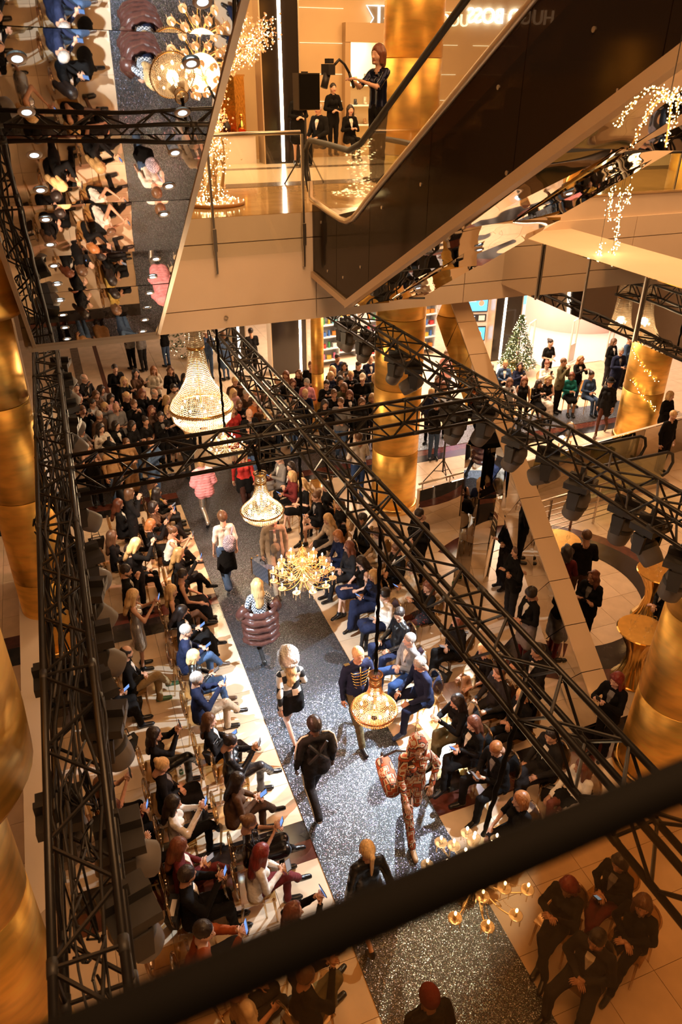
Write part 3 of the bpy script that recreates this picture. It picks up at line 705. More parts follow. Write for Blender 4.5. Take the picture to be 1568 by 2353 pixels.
# ------------------------------------------------------------------ people: one smooth body surface per pose, clothing and hair as parts
f32 = np.float32
def field(prims, h, pad=.05):
    lo = np.min([np.minimum(p['a'], p['b']) - max(p['ra'], p['rb']) * np.maximum(1, p['s']) for p in prims], 0) - pad
    hi = np.max([np.maximum(p['a'], p['b']) + max(p['ra'], p['rb']) * np.maximum(1, p['s']) for p in prims], 0) + pad
    n = np.ceil((hi - lo) / h).astype(int) + 1
    ax = [(lo[i] + h * np.arange(n[i])).astype(f32) for i in range(3)]
    D = np.full(n, .5, f32); Bd = np.full(n, 9., f32); Rg = np.zeros(n, np.int8)
    for p in prims:
        r = max(p['ra'], p['rb']) * np.maximum(1, p['s']) + .05
        i0 = np.clip(((np.minimum(p['a'], p['b']) - r - lo) / h).astype(int), 0, n - 1); i1 = np.clip(((np.maximum(p['a'], p['b']) + r - lo) / h).astype(int) + 2, 1, n)
        sl = tuple(slice(i0[i], i1[i]) for i in range(3))
        X = ax[0][sl[0]][:, None, None]; Y = ax[1][sl[1]][None, :, None]; Z = ax[2][sl[2]][None, None, :]
        s = p['s']; a = p['a'] / s; b = p['b'] / s; v = b - a; L = float(v @ v) + 1e-9
        px, py, pz = X / s[0] - a[0], Y / s[1] - a[1], Z / s[2] - a[2]
        t = np.clip((px * v[0] + py * v[1] + pz * v[2]) / L, 0, 1)
        d = np.sqrt((px - t * v[0]) ** 2 + (py - t * v[1]) ** 2 + (pz - t * v[2]) ** 2) - (p['ra'] + (p['rb'] - p['ra']) * t)
        d = d * float(min(1.0, s.min()))
        w = p.get('w')
        if w: d = d + w * np.sin(X * 31 + Z * 17) * np.sin(Y * 27 - Z * 23 + 1.3)
        q = p.get('q')
        if q: d = d - q[0] * np.abs(np.sin((Z + .15 * Y) * q[1]))
        d = d.astype(f32)
        if p.get('cut'): D[sl] = np.maximum(D[sl], -d); continue
        k = p['k']; o = D[sl]; hh = np.clip(.5 + .5 * (o - d) / k, 0, 1); D[sl] = o * (1 - hh) + d * hh - k * hh * (1 - hh)
        bb = Bd[sl]; u = d < bb; bb[u] = d[u]; rr = Rg[sl]; rr[u] = p['r']
    return D, Rg, lo, h
def nets(D, Rg, lo, h):
    S_ = D < 0; n = np.array(D.shape)
    c = [S_[i:n[0] - 1 + i, j:n[1] - 1 + j, k:n[2] - 1 + k] for i in (0, 1) for j in (0, 1) for k in (0, 1)]
    cnt = sum(x.astype(np.int8) for x in c); act = (cnt > 0) & (cnt < 8)
    I = np.argwhere(act); idx = np.full(act.shape, -1, np.int64); idx[tuple(I.T)] = np.arange(len(I))
    off = [(i, j, k) for i in (0, 1) for j in (0, 1) for k in (0, 1)]
    val = np.stack([D[I[:, 0] + o[0], I[:, 1] + o[1], I[:, 2] + o[2]] for o in off], 1)
    acc = np.zeros((len(I), 3)); m = np.zeros(len(I))
    for a in range(8):
        for b in range(a + 1, 8):
            oa, ob = np.array(off[a]), np.array(off[b])
            if np.abs(oa - ob).sum() != 1: continue
            va, vb = val[:, a], val[:, b]; x = (va < 0) != (vb < 0)
            t = np.where(x, va / np.where(x, va - vb, 1), 0)
            acc[x] += (oa + (ob - oa) * t[:, None])[x]; m[x] += 1
    V = lo + h * (I + acc / m[:, None])
    best = np.argmin(val, 1); OF = np.array(off)[best]; reg = Rg[I[:, 0] + OF[:, 0], I[:, 1] + OF[:, 1], I[:, 2] + OF[:, 2]]
    F = []
    for axx in range(3):
        u, v = [(1, 2), (2, 0), (0, 1)][axx]
        sl0 = [slice(None)] * 3; sl1 = [slice(None)] * 3; sl0[axx] = slice(0, -1); sl1[axx] = slice(1, None)
        A, B = S_[tuple(sl0)], S_[tuple(sl1)]; E = np.argwhere(A != B)
        E = E[(E[:, u] > 0) & (E[:, v] > 0) & (E[:, u] < n[u] - 1) & (E[:, v] < n[v] - 1)]
        fl = A[tuple(E.T)]
        def g(du, dv):
            P = E.copy(); P[:, u] -= du; P[:, v] -= dv; return idx[tuple(P.T)]
        q = np.stack([g(1, 1), g(0, 1), g(0, 0), g(1, 0)], 1); q[~fl] = q[~fl][:, ::-1]; F.append(q)
    F = np.concatenate(F); F = F[(F >= 0).all(1)]
    return V, F, reg
def vnormals(V, F):
    nrm = np.cross(V[F[:, 2]] - V[F[:, 0]], V[F[:, 3]] - V[F[:, 1]]); out = np.zeros_like(V)
    for i in range(4): np.add.at(out, F[:, i], nrm)
    return out / (np.linalg.norm(out, axis=1, keepdims=True) + 1e-9)
def npmesh(name, V, F, material, smooth=True):
    me = bpy.data.meshes.new(name); me.from_pydata(V.tolist(), [], F.tolist() if hasattr(F, 'tolist') else F); me.update()
    if smooth: me.polygons.foreach_set('use_smooth', np.ones(len(me.polygons), bool))
    if material is not None: me.materials.append(material)
    return me
def sub(V, F, keep, offs=None, N=None):
    Fk = F[keep]; used, inv = np.unique(Fk, return_inverse=True)
    Vk = V[used] + (N[used] * offs if offs else 0)
    return Vk, inv.reshape(Fk.shape)
def P(a, b, ra, rb, r=0, k=.03, s=(1, 1, 1), **kw):
    d = dict(a=np.array(a, float), b=np.array(b, float), ra=ra, rb=rb, r=r, k=k, s=np.array(s, float)); d.update(kw); return d
SKIN = mat('skin', (.8, .5, .35), .48, objcol=True, noise=.05, nscale=14)
CLOTH = mat('woven_cloth', (.1, .1, .1), .85, objcol=True, noise=.16, nscale=15, bump=.55, spec=.15)
LEATH = mat('glossy_leather', (.1, .1, .1), .32, objcol=True, noise=.12, nscale=13, bump=.5)
HAIR = mat('hair_strands', (.1, .05, .02), .42, objcol=True, noise=.32, nscale=55, stretch=(1, 1, .10), bump=.25)
FURM = mat('fluffy_fur', (.9, .85, .82), .95, objcol=True, noise=.08, nscale=60, bump=.35)
SHOE = mat('shoe_leather', (.02, .02, .02), .35, objcol=True)
def sequin(name):
    m = mat(name, (.1, .1, .1), .25, .7, objcol=True, noise=.8, nscale=160); return m
SEQ = sequin('sequin_cloth')
def pat_mat(name, kind, c1, c2, sc):
    m = bpy.data.materials.new(name); m.use_nodes = True; N = m.node_tree.nodes; L = m.node_tree.links; b = N['Principled BSDF']; b.inputs['Roughness'].default_value = .75
    tc = N.new('ShaderNodeTexCoord')
    if kind == 'check':
        t = N.new('ShaderNodeTexChecker'); t.inputs['Scale'].default_value = sc; t.inputs[1].default_value = (*c1, 1); t.inputs[2].default_value = (*c2, 1); L.new(tc.outputs['Object'], t.inputs[0]); L.new(t.outputs[0], b.inputs[0])
    else:
        v = N.new('ShaderNodeTexVoronoi'); v.inputs['Scale'].default_value = sc; v.distance = 'CHEBYCHEV' if kind == 'block' else 'EUCLIDEAN'; L.new(tc.outputs['Object'], v.inputs['Vector'])
        cr = N.new('ShaderNodeValToRGB'); cr.color_ramp.interpolation = 'CONSTANT'; e = cr.color_ramp.elements; e[0].color = (*c2, 1); e[1].position = .22; e[1].color = (*c1, 1)
        if kind == 'block': x = e.new(.33); x.color = (*c2, 1); x = e.new(.42); x.color = (.05, .015, .008, 1); x = e.new(.50); x.color = (*c1, 1)
        L.new(v.outputs['Distance'], cr.inputs[0]); L.new(cr.outputs[0], b.inputs[0])
    MATS[name] = m; return m
HARL = pat_mat('harlequin_knit', 'check', (.015, .014, .014), (.80, .70, .60), 7)
GING = pat_mat('gingham_cotton', 'check', (.03, .05, .08), (.72, .74, .78), 34)
ORNG = pat_mat('orange_patchwork', 'block', (.42, .075, .018), (.66, .50, .34), 9)
FLOR = pat_mat('floral_print', 'spot', (.02, .015, .02), (.45, .06, .05), 24)
DOTS = pat_mat('dotted_print', 'spot', (.70, .60, .50), (.03, .025, .02), 34)
# ---- head, once per face kind: skull, brow, nose, lips, ears
def make_head(kind):
    p = [P((0, -.012, .03), (0, -.012, .03), .082, .082, 0, .02, (.93, 1.14, 1.18)), P((0, .022, -.035), (0, .030, -.075), .058, .040, 0, .03, (1, 1, 1)),
         P((-.030, .030, -.02), (.030, .030, -.02), .042, .042, 0, .03), P((-.03, .066, .022), (.03, .066, .022), .016, .016, 0, .02),
         P((0, .083, .006), (0, .102, -.024), .009, .014, 0, .014), P((-.014, .088, -.026), (.014, .088, -.026), .009, .009, 0, .01),
         P((-.018, .079, -.055), (.018, .079, -.055), .009, .009, 1, .008), P((0, .076, -.088), (0, .076, -.088), .016, .016, 0, .015),
         P((-.083, -.006, .018), (-.083, -.012, -.022), .014, .010, 0, .008, (.55, 1, 1)), P((.083, -.006, .018), (.083, -.012, -.022), .014, .010, 0, .008, (.55, 1, 1)),
         P((-.032, .076, .008), (-.030, .076, .008), .0075, .0075, 2, .004), P((.032, .076, .008), (.030, .076, .008), .0075, .0075, 2, .004),
         P((-.047, .072, .030), (-.018, .080, .034), .005, .006, 3, .005), P((.047, .072, .030), (.018, .080, .034), .005, .006, 3, .005),
         P((0, -.022, -.05), (0, -.030, -.165), .052, .056, 0, .03)]
    if kind == 'beard': p += [P((-.052, .03, -.05), (0, .072, -.098), .024, .026, 3, .012), P((.052, .03, -.05), (0, .072, -.098), .024, .026, 3, .012), P((-.03, .084, -.042), (.03, .084, -.042), .007, .007, 3, .006)]
    return nets(*field(p, .0105, .03))
HEADS = {k: make_head(k) for k in ('plain', 'beard')}
# ---- hair styles in head space
def make_hair(style):
    cap = lambda r=1.0, dz=0: P((0, -.018, .036 + dz), (0, -.018, .036 + dz), .089 * r, .089 * r, 0, .02, (.97, 1.14, 1.15))
    face = [P((0, .105, -.035), (0, .105, -.035), .088, .088, 0, .01, (.92, .75, 1.22), cut=1)]
    neck = [P((-.2, -.02, -.10), (.2, -.02, -.10), .055, .055, 0, .01, cut=1)]
    side = lambda z, r=.030, dx=.076: [P((s * dx, .005, .03), (s * (dx + .004), .006, z), r, r * .75, 0, .03) for s in (-1, 1)]
    q = (.004, 0)
    if style == 'short': p = [cap()] + face + [P((0, .02, -.09), (0, .02, -.09), .10, .10, 0, .01, (1, 1, .8), cut=1)]
    elif style == 'crop': p = [cap(.965)] + face + [P((0, .03, -.085), (0, .03, -.085), .115, .115, 0, .01, (1, 1, .8), cut=1)]
    elif style == 'balding': p = [cap(.975)] + face + [P((0, .02, .13), (0, .02, .13), .088, .088, 0, .01, cut=1), P((0, .02, -.10), (0, .02, -.10), .11, .11, 0, .01, (1, 1, .8), cut=1)]
    elif style == 'bob': p = [cap(1.05), P((0, -.05, -.01), (0, -.055, -.10), .088, .078, 0, .03, (1.05, .8, 1))] + side(-.09, .034) + face
    elif style in ('long', 'wavy'):
        p = [cap(1.04), P((0, -.055, 0), (0, -.075, -.14), .082, .080, 0, .03, (1.08, .75, 1)), P((0, -.075, -.14), (0, -.095, -.36), .080, .062, 0, .03, (1.2, .62, 1), w=.010)] + side(-.20, .034, .078) + face
        if style == 'wavy': p = [dict(x, w=.016) if 'cut' not in x else x for x in p]
    elif style == 'ponytail': p = [cap(.985), P((0, -.10, .05), (0, -.135, .03), .030, .026, 0, .02), P((0, -.135, .03), (0, -.135, -.26), .032, .014, 0, .02)] + face + [P((0, .03, -.10), (0, .03, -.10), .10, .10, 0, .01, (1, 1, .8), cut=1)]
    elif style == 'bun': p = [cap(.985), P((0, -.105, .085), (0, -.115, .09), .044, .040, 0, .015)] + face + [P((0, .03, -.10), (0, .03, -.10), .10, .10, 0, .01, (1, 1, .8), cut=1)]
    elif style == 'curly': p = [dict(cap(1.16), w=.016), P((0, -.05, -.02), (0, -.06, -.11), .10, .09, 0, .03, (1.1, .85, 1), w=.02)] + [dict(x, w=.014) for x in side(-.10, .045)] + face
    elif style == 'round': p = [dict(cap(1.12), w=.006)] + face + [P((0, .03, -.10), (0, .03, -.10), .09, .09, 0, .01, (1, 1, .8), cut=1)]
    elif style == 'fur_hat': p = [dict(cap(1.62, .05), w=.012), P((0, .0, .04), (0, .0, .04), .145, .145, 0, .03, (1, 1.05, .7), w=.012)] + [P((0, .14, -.05), (0, .14, -.05), .09, .09, 0, .01, (.92, .9, 1.1), cut=1)]
    elif style == 'cap': p = [cap(1.06, .01), P((0, .09, .058), (0, .15, .045), .066, .055, 0, .01, (1, 1, .14))] + [P((0, .03, -.05), (0, .03, -.05), .12, .12, 0, .01, (1.1, 1.3, .8), cut=1)]
    elif style == 'beanie': p = [cap(1.10, .015)] + [P((0, .04, -.07), (0, .04, -.07), .12, .12, 0, .01, (1.1, 1.3, .9), cut=1)]
    elif style == 'brim_hat': p = [cap(1.10, .035), P((0, 0, .065), (0, 0, .066), .16, .16, 0, .01, (1, 1.1, .10))] + [P((0, .02, -.08), (0, .02, -.08), .13, .13, 0, .01, (1.1, 1.3, .9), cut=1)]
    elif style == 'hood': p = [cap(1.22, .01), P((0, -.05, -.06), (0, -.07, -.16), .10, .10, 0, .03, (1.05, .9, 1))] + side(-.14, .04, .085) + [P((0, .125, -.02), (0, .125, -.02), .085, .085, 0, .01, (.85, .9, 1.25), cut=1)]
    V, F, r = nets(*field(p, .0125, .03))
    if style in ('long', 'wavy', 'bob', 'ponytail', 'short', 'bun'):       # comb grooves
        a = np.arctan2(V[:, 0], -V[:, 1]); N = vnormals(V, F); V = V + N * (.0022 * np.sin(a * 34 + V[:, 2] * 12))[:, None]
    if style == 'fur_hat': V = V + vnormals(V, F) * np.random.RandomState(1).uniform(-.006, .014, len(V))[:, None]
    me = npmesh('hair', V, F, FURM if style == 'fur_hat' else (CLOTH if style in ('cap', 'beanie', 'brim_hat', 'hood') else HAIR))
    return me
HAIRS = {}
def hair_mesh(s):
    if s not in HAIRS: HAIRS[s] = make_hair(s)
    return HAIRS[s]
# ---- hands: palm, four bent fingers, thumb off the side
def hand_geo(wr, d, side, curl=.6):
    d = Vector(d).normalized(); n = Vector((-.25 * side, .15, -1)); n = (n - d * n.dot(d)).normalized(); x = d.cross(n).normalized() * side
    mb = MB(); o = Vector(wr)
    mb.hexa([o + x * s * .024 + n * t for s, t in ((-1, -.012), (1, -.012), (1, .012), (-1, .012))] + [o + d * .085 + x * s * .038 + n * t for s, t in ((-1, -.010), (1, -.010), (1, .010), (-1, .010))])
    for i, L in enumerate((.062, .074, .070, .054)):
        b = o + d * .080 + x * ((1.5 - i) * .0195); c = curl + .08 * i
        m1 = b + (d * math.cos(c * .6) + n * math.sin(c * .6)) * L * .55; e = m1 + (d * math.cos(c * 1.7) + n * math.sin(c * 1.7)) * L * .5
        mb.tube([b - d * .01, m1, e], [.0098, .009, .0065], 5)
    b = o + d * .022 + x * .026; m1 = b + (d * .6 + x * .7 + n * .3).normalized() * .042; e = m1 + (d * .9 + x * .1 + n * .35).normalized() * .034
    mb.tube([b - x * .01, m1, e], [.012, .010, .007], 5)
    return np.array(mb.v), mb.f
ARMS = {  # elbow and wrist from the shoulder, x outward, y forward
    'down': ((.06, -.02, -.28), (.075, .05, -.53)), 'lap': ((.07, .03, -.27), (-.02, .27, -.36)), 'low': ((.07, .05, -.27), (-.115, .26, -.22)),
    'up': ((.07, .15, -.22), (-.125, .36, -.02)), 'high': ((.03, .22, -.06), (-.10, .34, .17)), 'cross': ((.06, .06, -.26), (-.20, .19, -.21)), 'clasp': ((.08, .03, -.27), (-.13, .20, -.30)),
    'face': ((.05, .12, -.24), (-.10, .20, .02)), 'fwd': ((.05, .10, -.26), (.04, .30, -.38)), 'back': ((.06, -.14, -.24), (.07, -.17, -.50)), 'hip': ((.16, -.06, -.24), (.05, .10, -.40)), 'hold': ((.07, -.03, -.28), (.06, .02, -.54)),
    'gimbal': ((.04, .20, -.18), (-.06, .44, -.10)), 'knee': ((.07, .08, -.27), (.0, .34, -.40))}
VAR = {}
def variant(pose, legs, arms, top, bot, sex, head=(0, 0), lean=0.0, face='plain'):
    key = (pose, legs, arms, top, bot, sex, head, lean, face)
    if key in VAR: return VAR[key]
    p = []; W = .93 if sex == 'm' else .81; sit = pose == 'sit'
    seat = .50 if sit else .93
    pel = Vector((0, 0, seat + .03)); tl = .50 if sit else .50
    ld = Vector((0, math.sin(lean), math.cos(lean)))
    chest = pel + ld * .30; neck = pel + ld * .50; shz = pel + ld * .46
    TR = 1 if top != 'none' else 0
    loose = {'jacket': .006, 'coat': .010, 'puffer': .040, 'sweater': .006, 'blouse': .006}.get(top, 0.0)
    wf = .0075 if top in ('jacket', 'coat', 'blouse', 'sweater') else .003
    for s in (-1, 1):
        p.append(P(pel + Vector((s * .075 * W, 0, 0)), chest + Vector((s * .075 * W, .01, 0)), .092 * (W + .02) + loose, .090 * W + loose, TR, .025, (1, .92, 1), w=wf))
        p.append(P(chest + Vector((s * .07 * W, .012, 0)), shz + Vector((s * .11 * W, -.005, -.02)), .092 * W + loose, .056 * W + loose, TR, .025, (1, .95, 1), w=wf))
        if sex == 'f': p.append(P(chest + ld * .04 + Vector((s * .065, .075, 0)), chest + ld * .04 + Vector((s * .065, .08, 0)), .056 + loose * .5, .056, TR, .04))
    if sex == 'm': p.append(P(pel + Vector((0, .05, .06)), pel + Vector((0, .05, .12)), .095, .095, TR, .06))
    p.append(P(shz + Vector((-.15 * W, 0, .0)), shz + Vector((.15 * W, 0, .0)), .046 + loose, .046 + loose, 0 if top == 'strap' else TR, .03))
    p.append(P(neck - ld * .02, neck + Vector((0, .02, .10)), .055 * (W + .04), .052 * W, 0, .025))
    if top in ('jacket', 'coat', 'puffer'): p.append(P(neck + Vector((-.035, .0, -.01)), neck + Vector((.035, .0, -.01)), .060 + loose, .060 + loose, 1, .03, (1, 1, .8)))
    # skirted tops
    hem = {'coat': .62, 'jacket': .10, 'blouse': .06, 'sweater': .04, 'puffer': .05}.get(top, 0)
    HANDS = []
    aL, aR = arms if isinstance(arms, tuple) else (arms, arms)
    for s, an in ((-1, aL), (1, aR)):
        e, w_ = ARMS[an]; sh = shz + Vector((s * .185 * W, -.005, 0))
        el = sh + Vector((s * e[0], e[1], e[2])); wr = sh + Vector((s * w_[0], w_[1], w_[2]))
        slv = {'strap': 0, 'tank': 0, 'none': 0, 'tee': 1}.get(top, 2)
        p.append(P(sh, el, .052 * W + loose, .042 * W + loose, 1 if slv >= 1 else 0, .018, w=.006 if slv else None))
        p.append(P(el, wr, .043 * W + loose * .9, .029 * W + loose * .5, 1 if slv == 2 else 0, .02, w=.006 if slv == 2 else None))
        dd = (wr - el).normalized(); p.append(P(wr, wr + dd * .035, .025, .022, 0, .015)); HANDS.append((wr + dd * .02, dd, s))
    # legs
    br = {'trousers': 2, 'wide': 2, 'leather': 2, 'skirt': 0, 'tights': 4, 'dress': 0, 'dresst': 4, 'mini': 0, 'minit': 4, 'maxi': 2}[bot]
    lo2 = {'trousers': .010, 'wide': .028, 'leather': .012}.get(bot, 0)
    feet = []
    for s in (-1, 1):
        hip = pel + Vector((s * .095 * W, 0, -.03))
        if sit:
            if legs == 'cross' and s > 0: kn = Vector((.02, .44, seat + .13)); an = Vector((-.17, .60, .24)); toe = Vector((-.20, .76, .17))
            elif legs == 'cross': kn = Vector((-.07, .44, seat + .01)); an = Vector((-.03, .42, .08)); toe = Vector((-.03, .60, .04))
            elif legs == 'apart': kn = Vector((s * .19, .43, seat + .01)); an = Vector((s * .17, .45, .08)); toe = Vector((s * .20, .63, .04))
            elif legs == 'tucked': kn = Vector((s * .085, .42, seat + .01)); an = Vector((s * .08, .30, .09)); toe = Vector((s * .08, .46, .04))
            else: kn = Vector((s * .085, .43, seat + .01)); an = Vector((s * .08, .48, .08)); toe = Vector((s * .08, .66, .04))
        elif legs == 'walk':
            if s > 0: kn = Vector((.08, .20, .50)); an = Vector((.05, .33, .09)); toe = Vector((.05, .50, .05))
            else: kn = Vector((-.08, .02, .50)); an = Vector((-.06, -.30, .20)); toe = Vector((-.06, -.19, .05))
        elif legs == 'step':
            if s > 0: kn = Vector((.08, .05, .48)); an = Vector((.06, .06, .08)); toe = Vector((.06, .24, .04))
            else: kn = Vector((-.08, .10, .50)); an = Vector((-.06, -.16, .24)); toe = Vector((-.06, -.10, .08))
        else: kn = Vector((s * .085, .015, .49)); an = Vector((s * .085, -.01, .08)); toe = Vector((s * .10, .15, .04))
        p.append(P(hip, kn, .086 * (W + .06) + lo2, .056 * W + lo2, br, .035, w=.006 if br == 2 else None))
        if br != 2 and bot != 'none': pass
        p.append(P(kn, an + Vector((0, 0, .02)), .056 * W + lo2, .036 * W + lo2 * 1.4, br, .02, w=.007 if br == 2 else None))
        hd = (toe - an); fd = Vector((hd.x, hd.y, 0)).normalized() if Vector((hd.x, hd.y, 0)).length > .02 else Vector((0, 1, 0))
        heel = an + Vector((0, 0, -.03)) - hd.normalized() * .02
        p.append(P(an + Vector((0, 0, .02)), heel, .036, .036, 3, .015)); p.append(P(heel, toe, .036, .032, 3, .02, (1, 1, 1)))
        feet.append(toe)
    if bot in ('skirt', 'tights', 'dress', 'dresst', 'mini', 'minit', 'maxi'):
        rg = 2; L = {'mini': .22, 'minit': .22, 'dress': .34, 'dresst': .34, 'skirt': .46, 'tights': .46, 'maxi': .40}[bot]
        if sit:
            for s in (-1, 1): p.append(P(pel + Vector((s * .08, 0, -.02)), Vector((s * .085, L, seat + .01 + (.09 if legs == 'cross' else 0))), .094, .088 if legs == 'cross' else .080, rg, .035, w=.003))
            p.append(P(pel + Vector((0, .02, 0)), Vector((0, L, seat + .03)), .088, .078, rg, .035))
            if bot == 'maxi': p.append(P(Vector((-.05, .44, seat)), Vector((-.06, .47, .20)), .10, .13, rg, .04, w=.006)); p.append(P(Vector((.05, .44, seat)), Vector((.06, .47, .20)), .10, .13, rg, .04, w=.006))
        else:
            for s in (-1, 1): p.append(P(pel + Vector((s * .075, 0, .02)), pel + Vector((s * .085, .01, -L)), .112, .120, rg, .05, (1, .95, 1), w=.004))
    if bot in ('dress', 'dresst') or True:
        for s in (-1, 1): p.append(P(pel + Vector((s * .07 * W, 0, -.03)), pel + Vector((s * .07 * W, 0, .05)), .094 * (W + .03), .090 * W, 2 if bot not in ('dress', 'dresst') else 1, .04, (1, .95, 1)))
    if hem:
        hb = pel - (Vector((0, -.10, .05)) if sit else Vector((0, 0, hem)))
        for s in (-1, 1): p.append(P(pel + Vector((s * .07 * W, 0, .10)), Vector((s * (.078 if not sit else .10), hb.y if not sit else .0, max(hb.z, .35 if not sit else seat - .02))), .104 * W + loose, .125 * W + loose if hem > .3 else .112 * W + loose, 1, .03, (1, .95, 1), w=wf))
    if top == 'puffer': p = [dict(x, q=(.020, 46)) if x['r'] == 1 else x for x in p]
    V, F, reg = nets(*field(p, .0265 if top != 'puffer' else .022))
    hp = neck + Vector((0, .03, .165)) + Vector((0, math.sin(head[1]) * .03, 0))
    HM = Matrix.Translation(hp) @ Matrix.Rotation(head[0], 4, 'Z') @ Matrix.Rotation(-head[1] - lean * .3, 4, 'X')
    N = vnormals(V, F); fr = np.sort(reg[F], 1)[:, 1]
    hv, hf, hr = HEADS[face]; M3 = np.array(HM.to_3x3()); hv2 = hv @ M3.T + np.array(HM.translation)
    av = [V, hv2]; af = F.tolist() + (hf + len(V)).tolist(); mi = [0] * len(F) + np.sort(hr[hf], 1)[:, 2].tolist(); n = len(V) + len(hv2)
    for wr, dd, s in HANDS:
        v, f = hand_geo(wr, dd, s, .9 if aL in ('up', 'low', 'high') else .5); av.append(v); af += [tuple(i + n for i in q) for q in f]; mi += [0] * len(f); n += len(v)
    body = bpy.data.meshes.new('body'); body.from_pydata(np.concatenate(av).tolist(), [], af); body.update(); body.polygons.foreach_set('use_smooth', np.ones(len(body.polygons), bool))
    for mm in (SKIN, mat('lips', (.45, .12, .10), .4), mat('eye', (.05, .035, .03), .2), mat('brow_hair', (.09, .05, .03), .7)): body.materials.append(mm)
    body.polygons.foreach_set('material_index', np.array(mi, np.int32))
    parts = {}
    fc = V[F].mean(1); ft = [np.array(t_) for t_ in feet]; nearer = np.linalg.norm(fc - ft[0], axis=1) < np.linalg.norm(fc - ft[1], axis=1)
    for rg, nm in ((1, 'top'), (2, 'bottom'), (3, 'shoe_l'), (3, 'shoe_r'), (4, 'tights')):
        k = fr == rg
        if rg == 3: k = k & (nearer if nm == 'shoe_l' else ~nearer)
        if k.sum() > 3:
            v, f = sub(V, F, k, .007 if rg != 1 else .010, N); parts[nm] = npmesh(nm, v, f, {'top': CLOTH, 'bottom': CLOTH, 'shoe_l': SHOE, 'shoe_r': SHOE, 'tights': CLOTH}[nm])
    hands = [Vector(wr) + Vector(dd) * .09 for wr, dd, s in HANDS]
    VAR[key] = dict(body=body, parts=parts, head=HM, hands=hands, neck=neck, hp=hp, pel=pel, ld=ld, W=W); return VAR[key]
CN = dict(black=(.007, .006, .006), charcoal=(.022, .019, .019), navy=(.014, .018, .045), blue=(.03, .06, .16), denim=(.06, .10, .19), white=(.78, .70, .62), cream=(.66, .54, .40), grey=(.20, .18, .17),
          beige=(.42, .31, .21), brown=(.09, .045, .025), tan=(.36, .20, .09), rust=(.30, .07, .02), red=(.40, .03, .025), maroon=(.12, .018, .018), pink=(.90, .36, .40), rose=(.70, .36, .34),
          teal=(.02, .19, .17), olive=(.12, .10, .05), khaki=(.26, .17, .08), mustard=(.42, .26, .06), orange=(.50, .16, .05), silver=(.45, .42, .40), green=(.04, .11, .05))
HN = dict(blonde=(.66, .42, .19), brown=(.12, .055, .025), dark=(.022, .013, .010), ginger=(.33, .12, .035), red=(.20, .022, .015), grey=(.38, .33, .29), white=(.90, .87, .85), auburn=(.15, .045, .02), fair=(.42, .25, .10))
SK = [(.62, .34, .22), (.56, .30, .19), (.68, .40, .28), (.50, .26, .16)]
TOPN = {'strap': 'top', 'tank': 'tank top', 'tee': 'T-shirt'}
MATW = {'leather': LEATH, 'puffer': LEATH, 'sequin': SEQ}
prnd = random.Random(11)
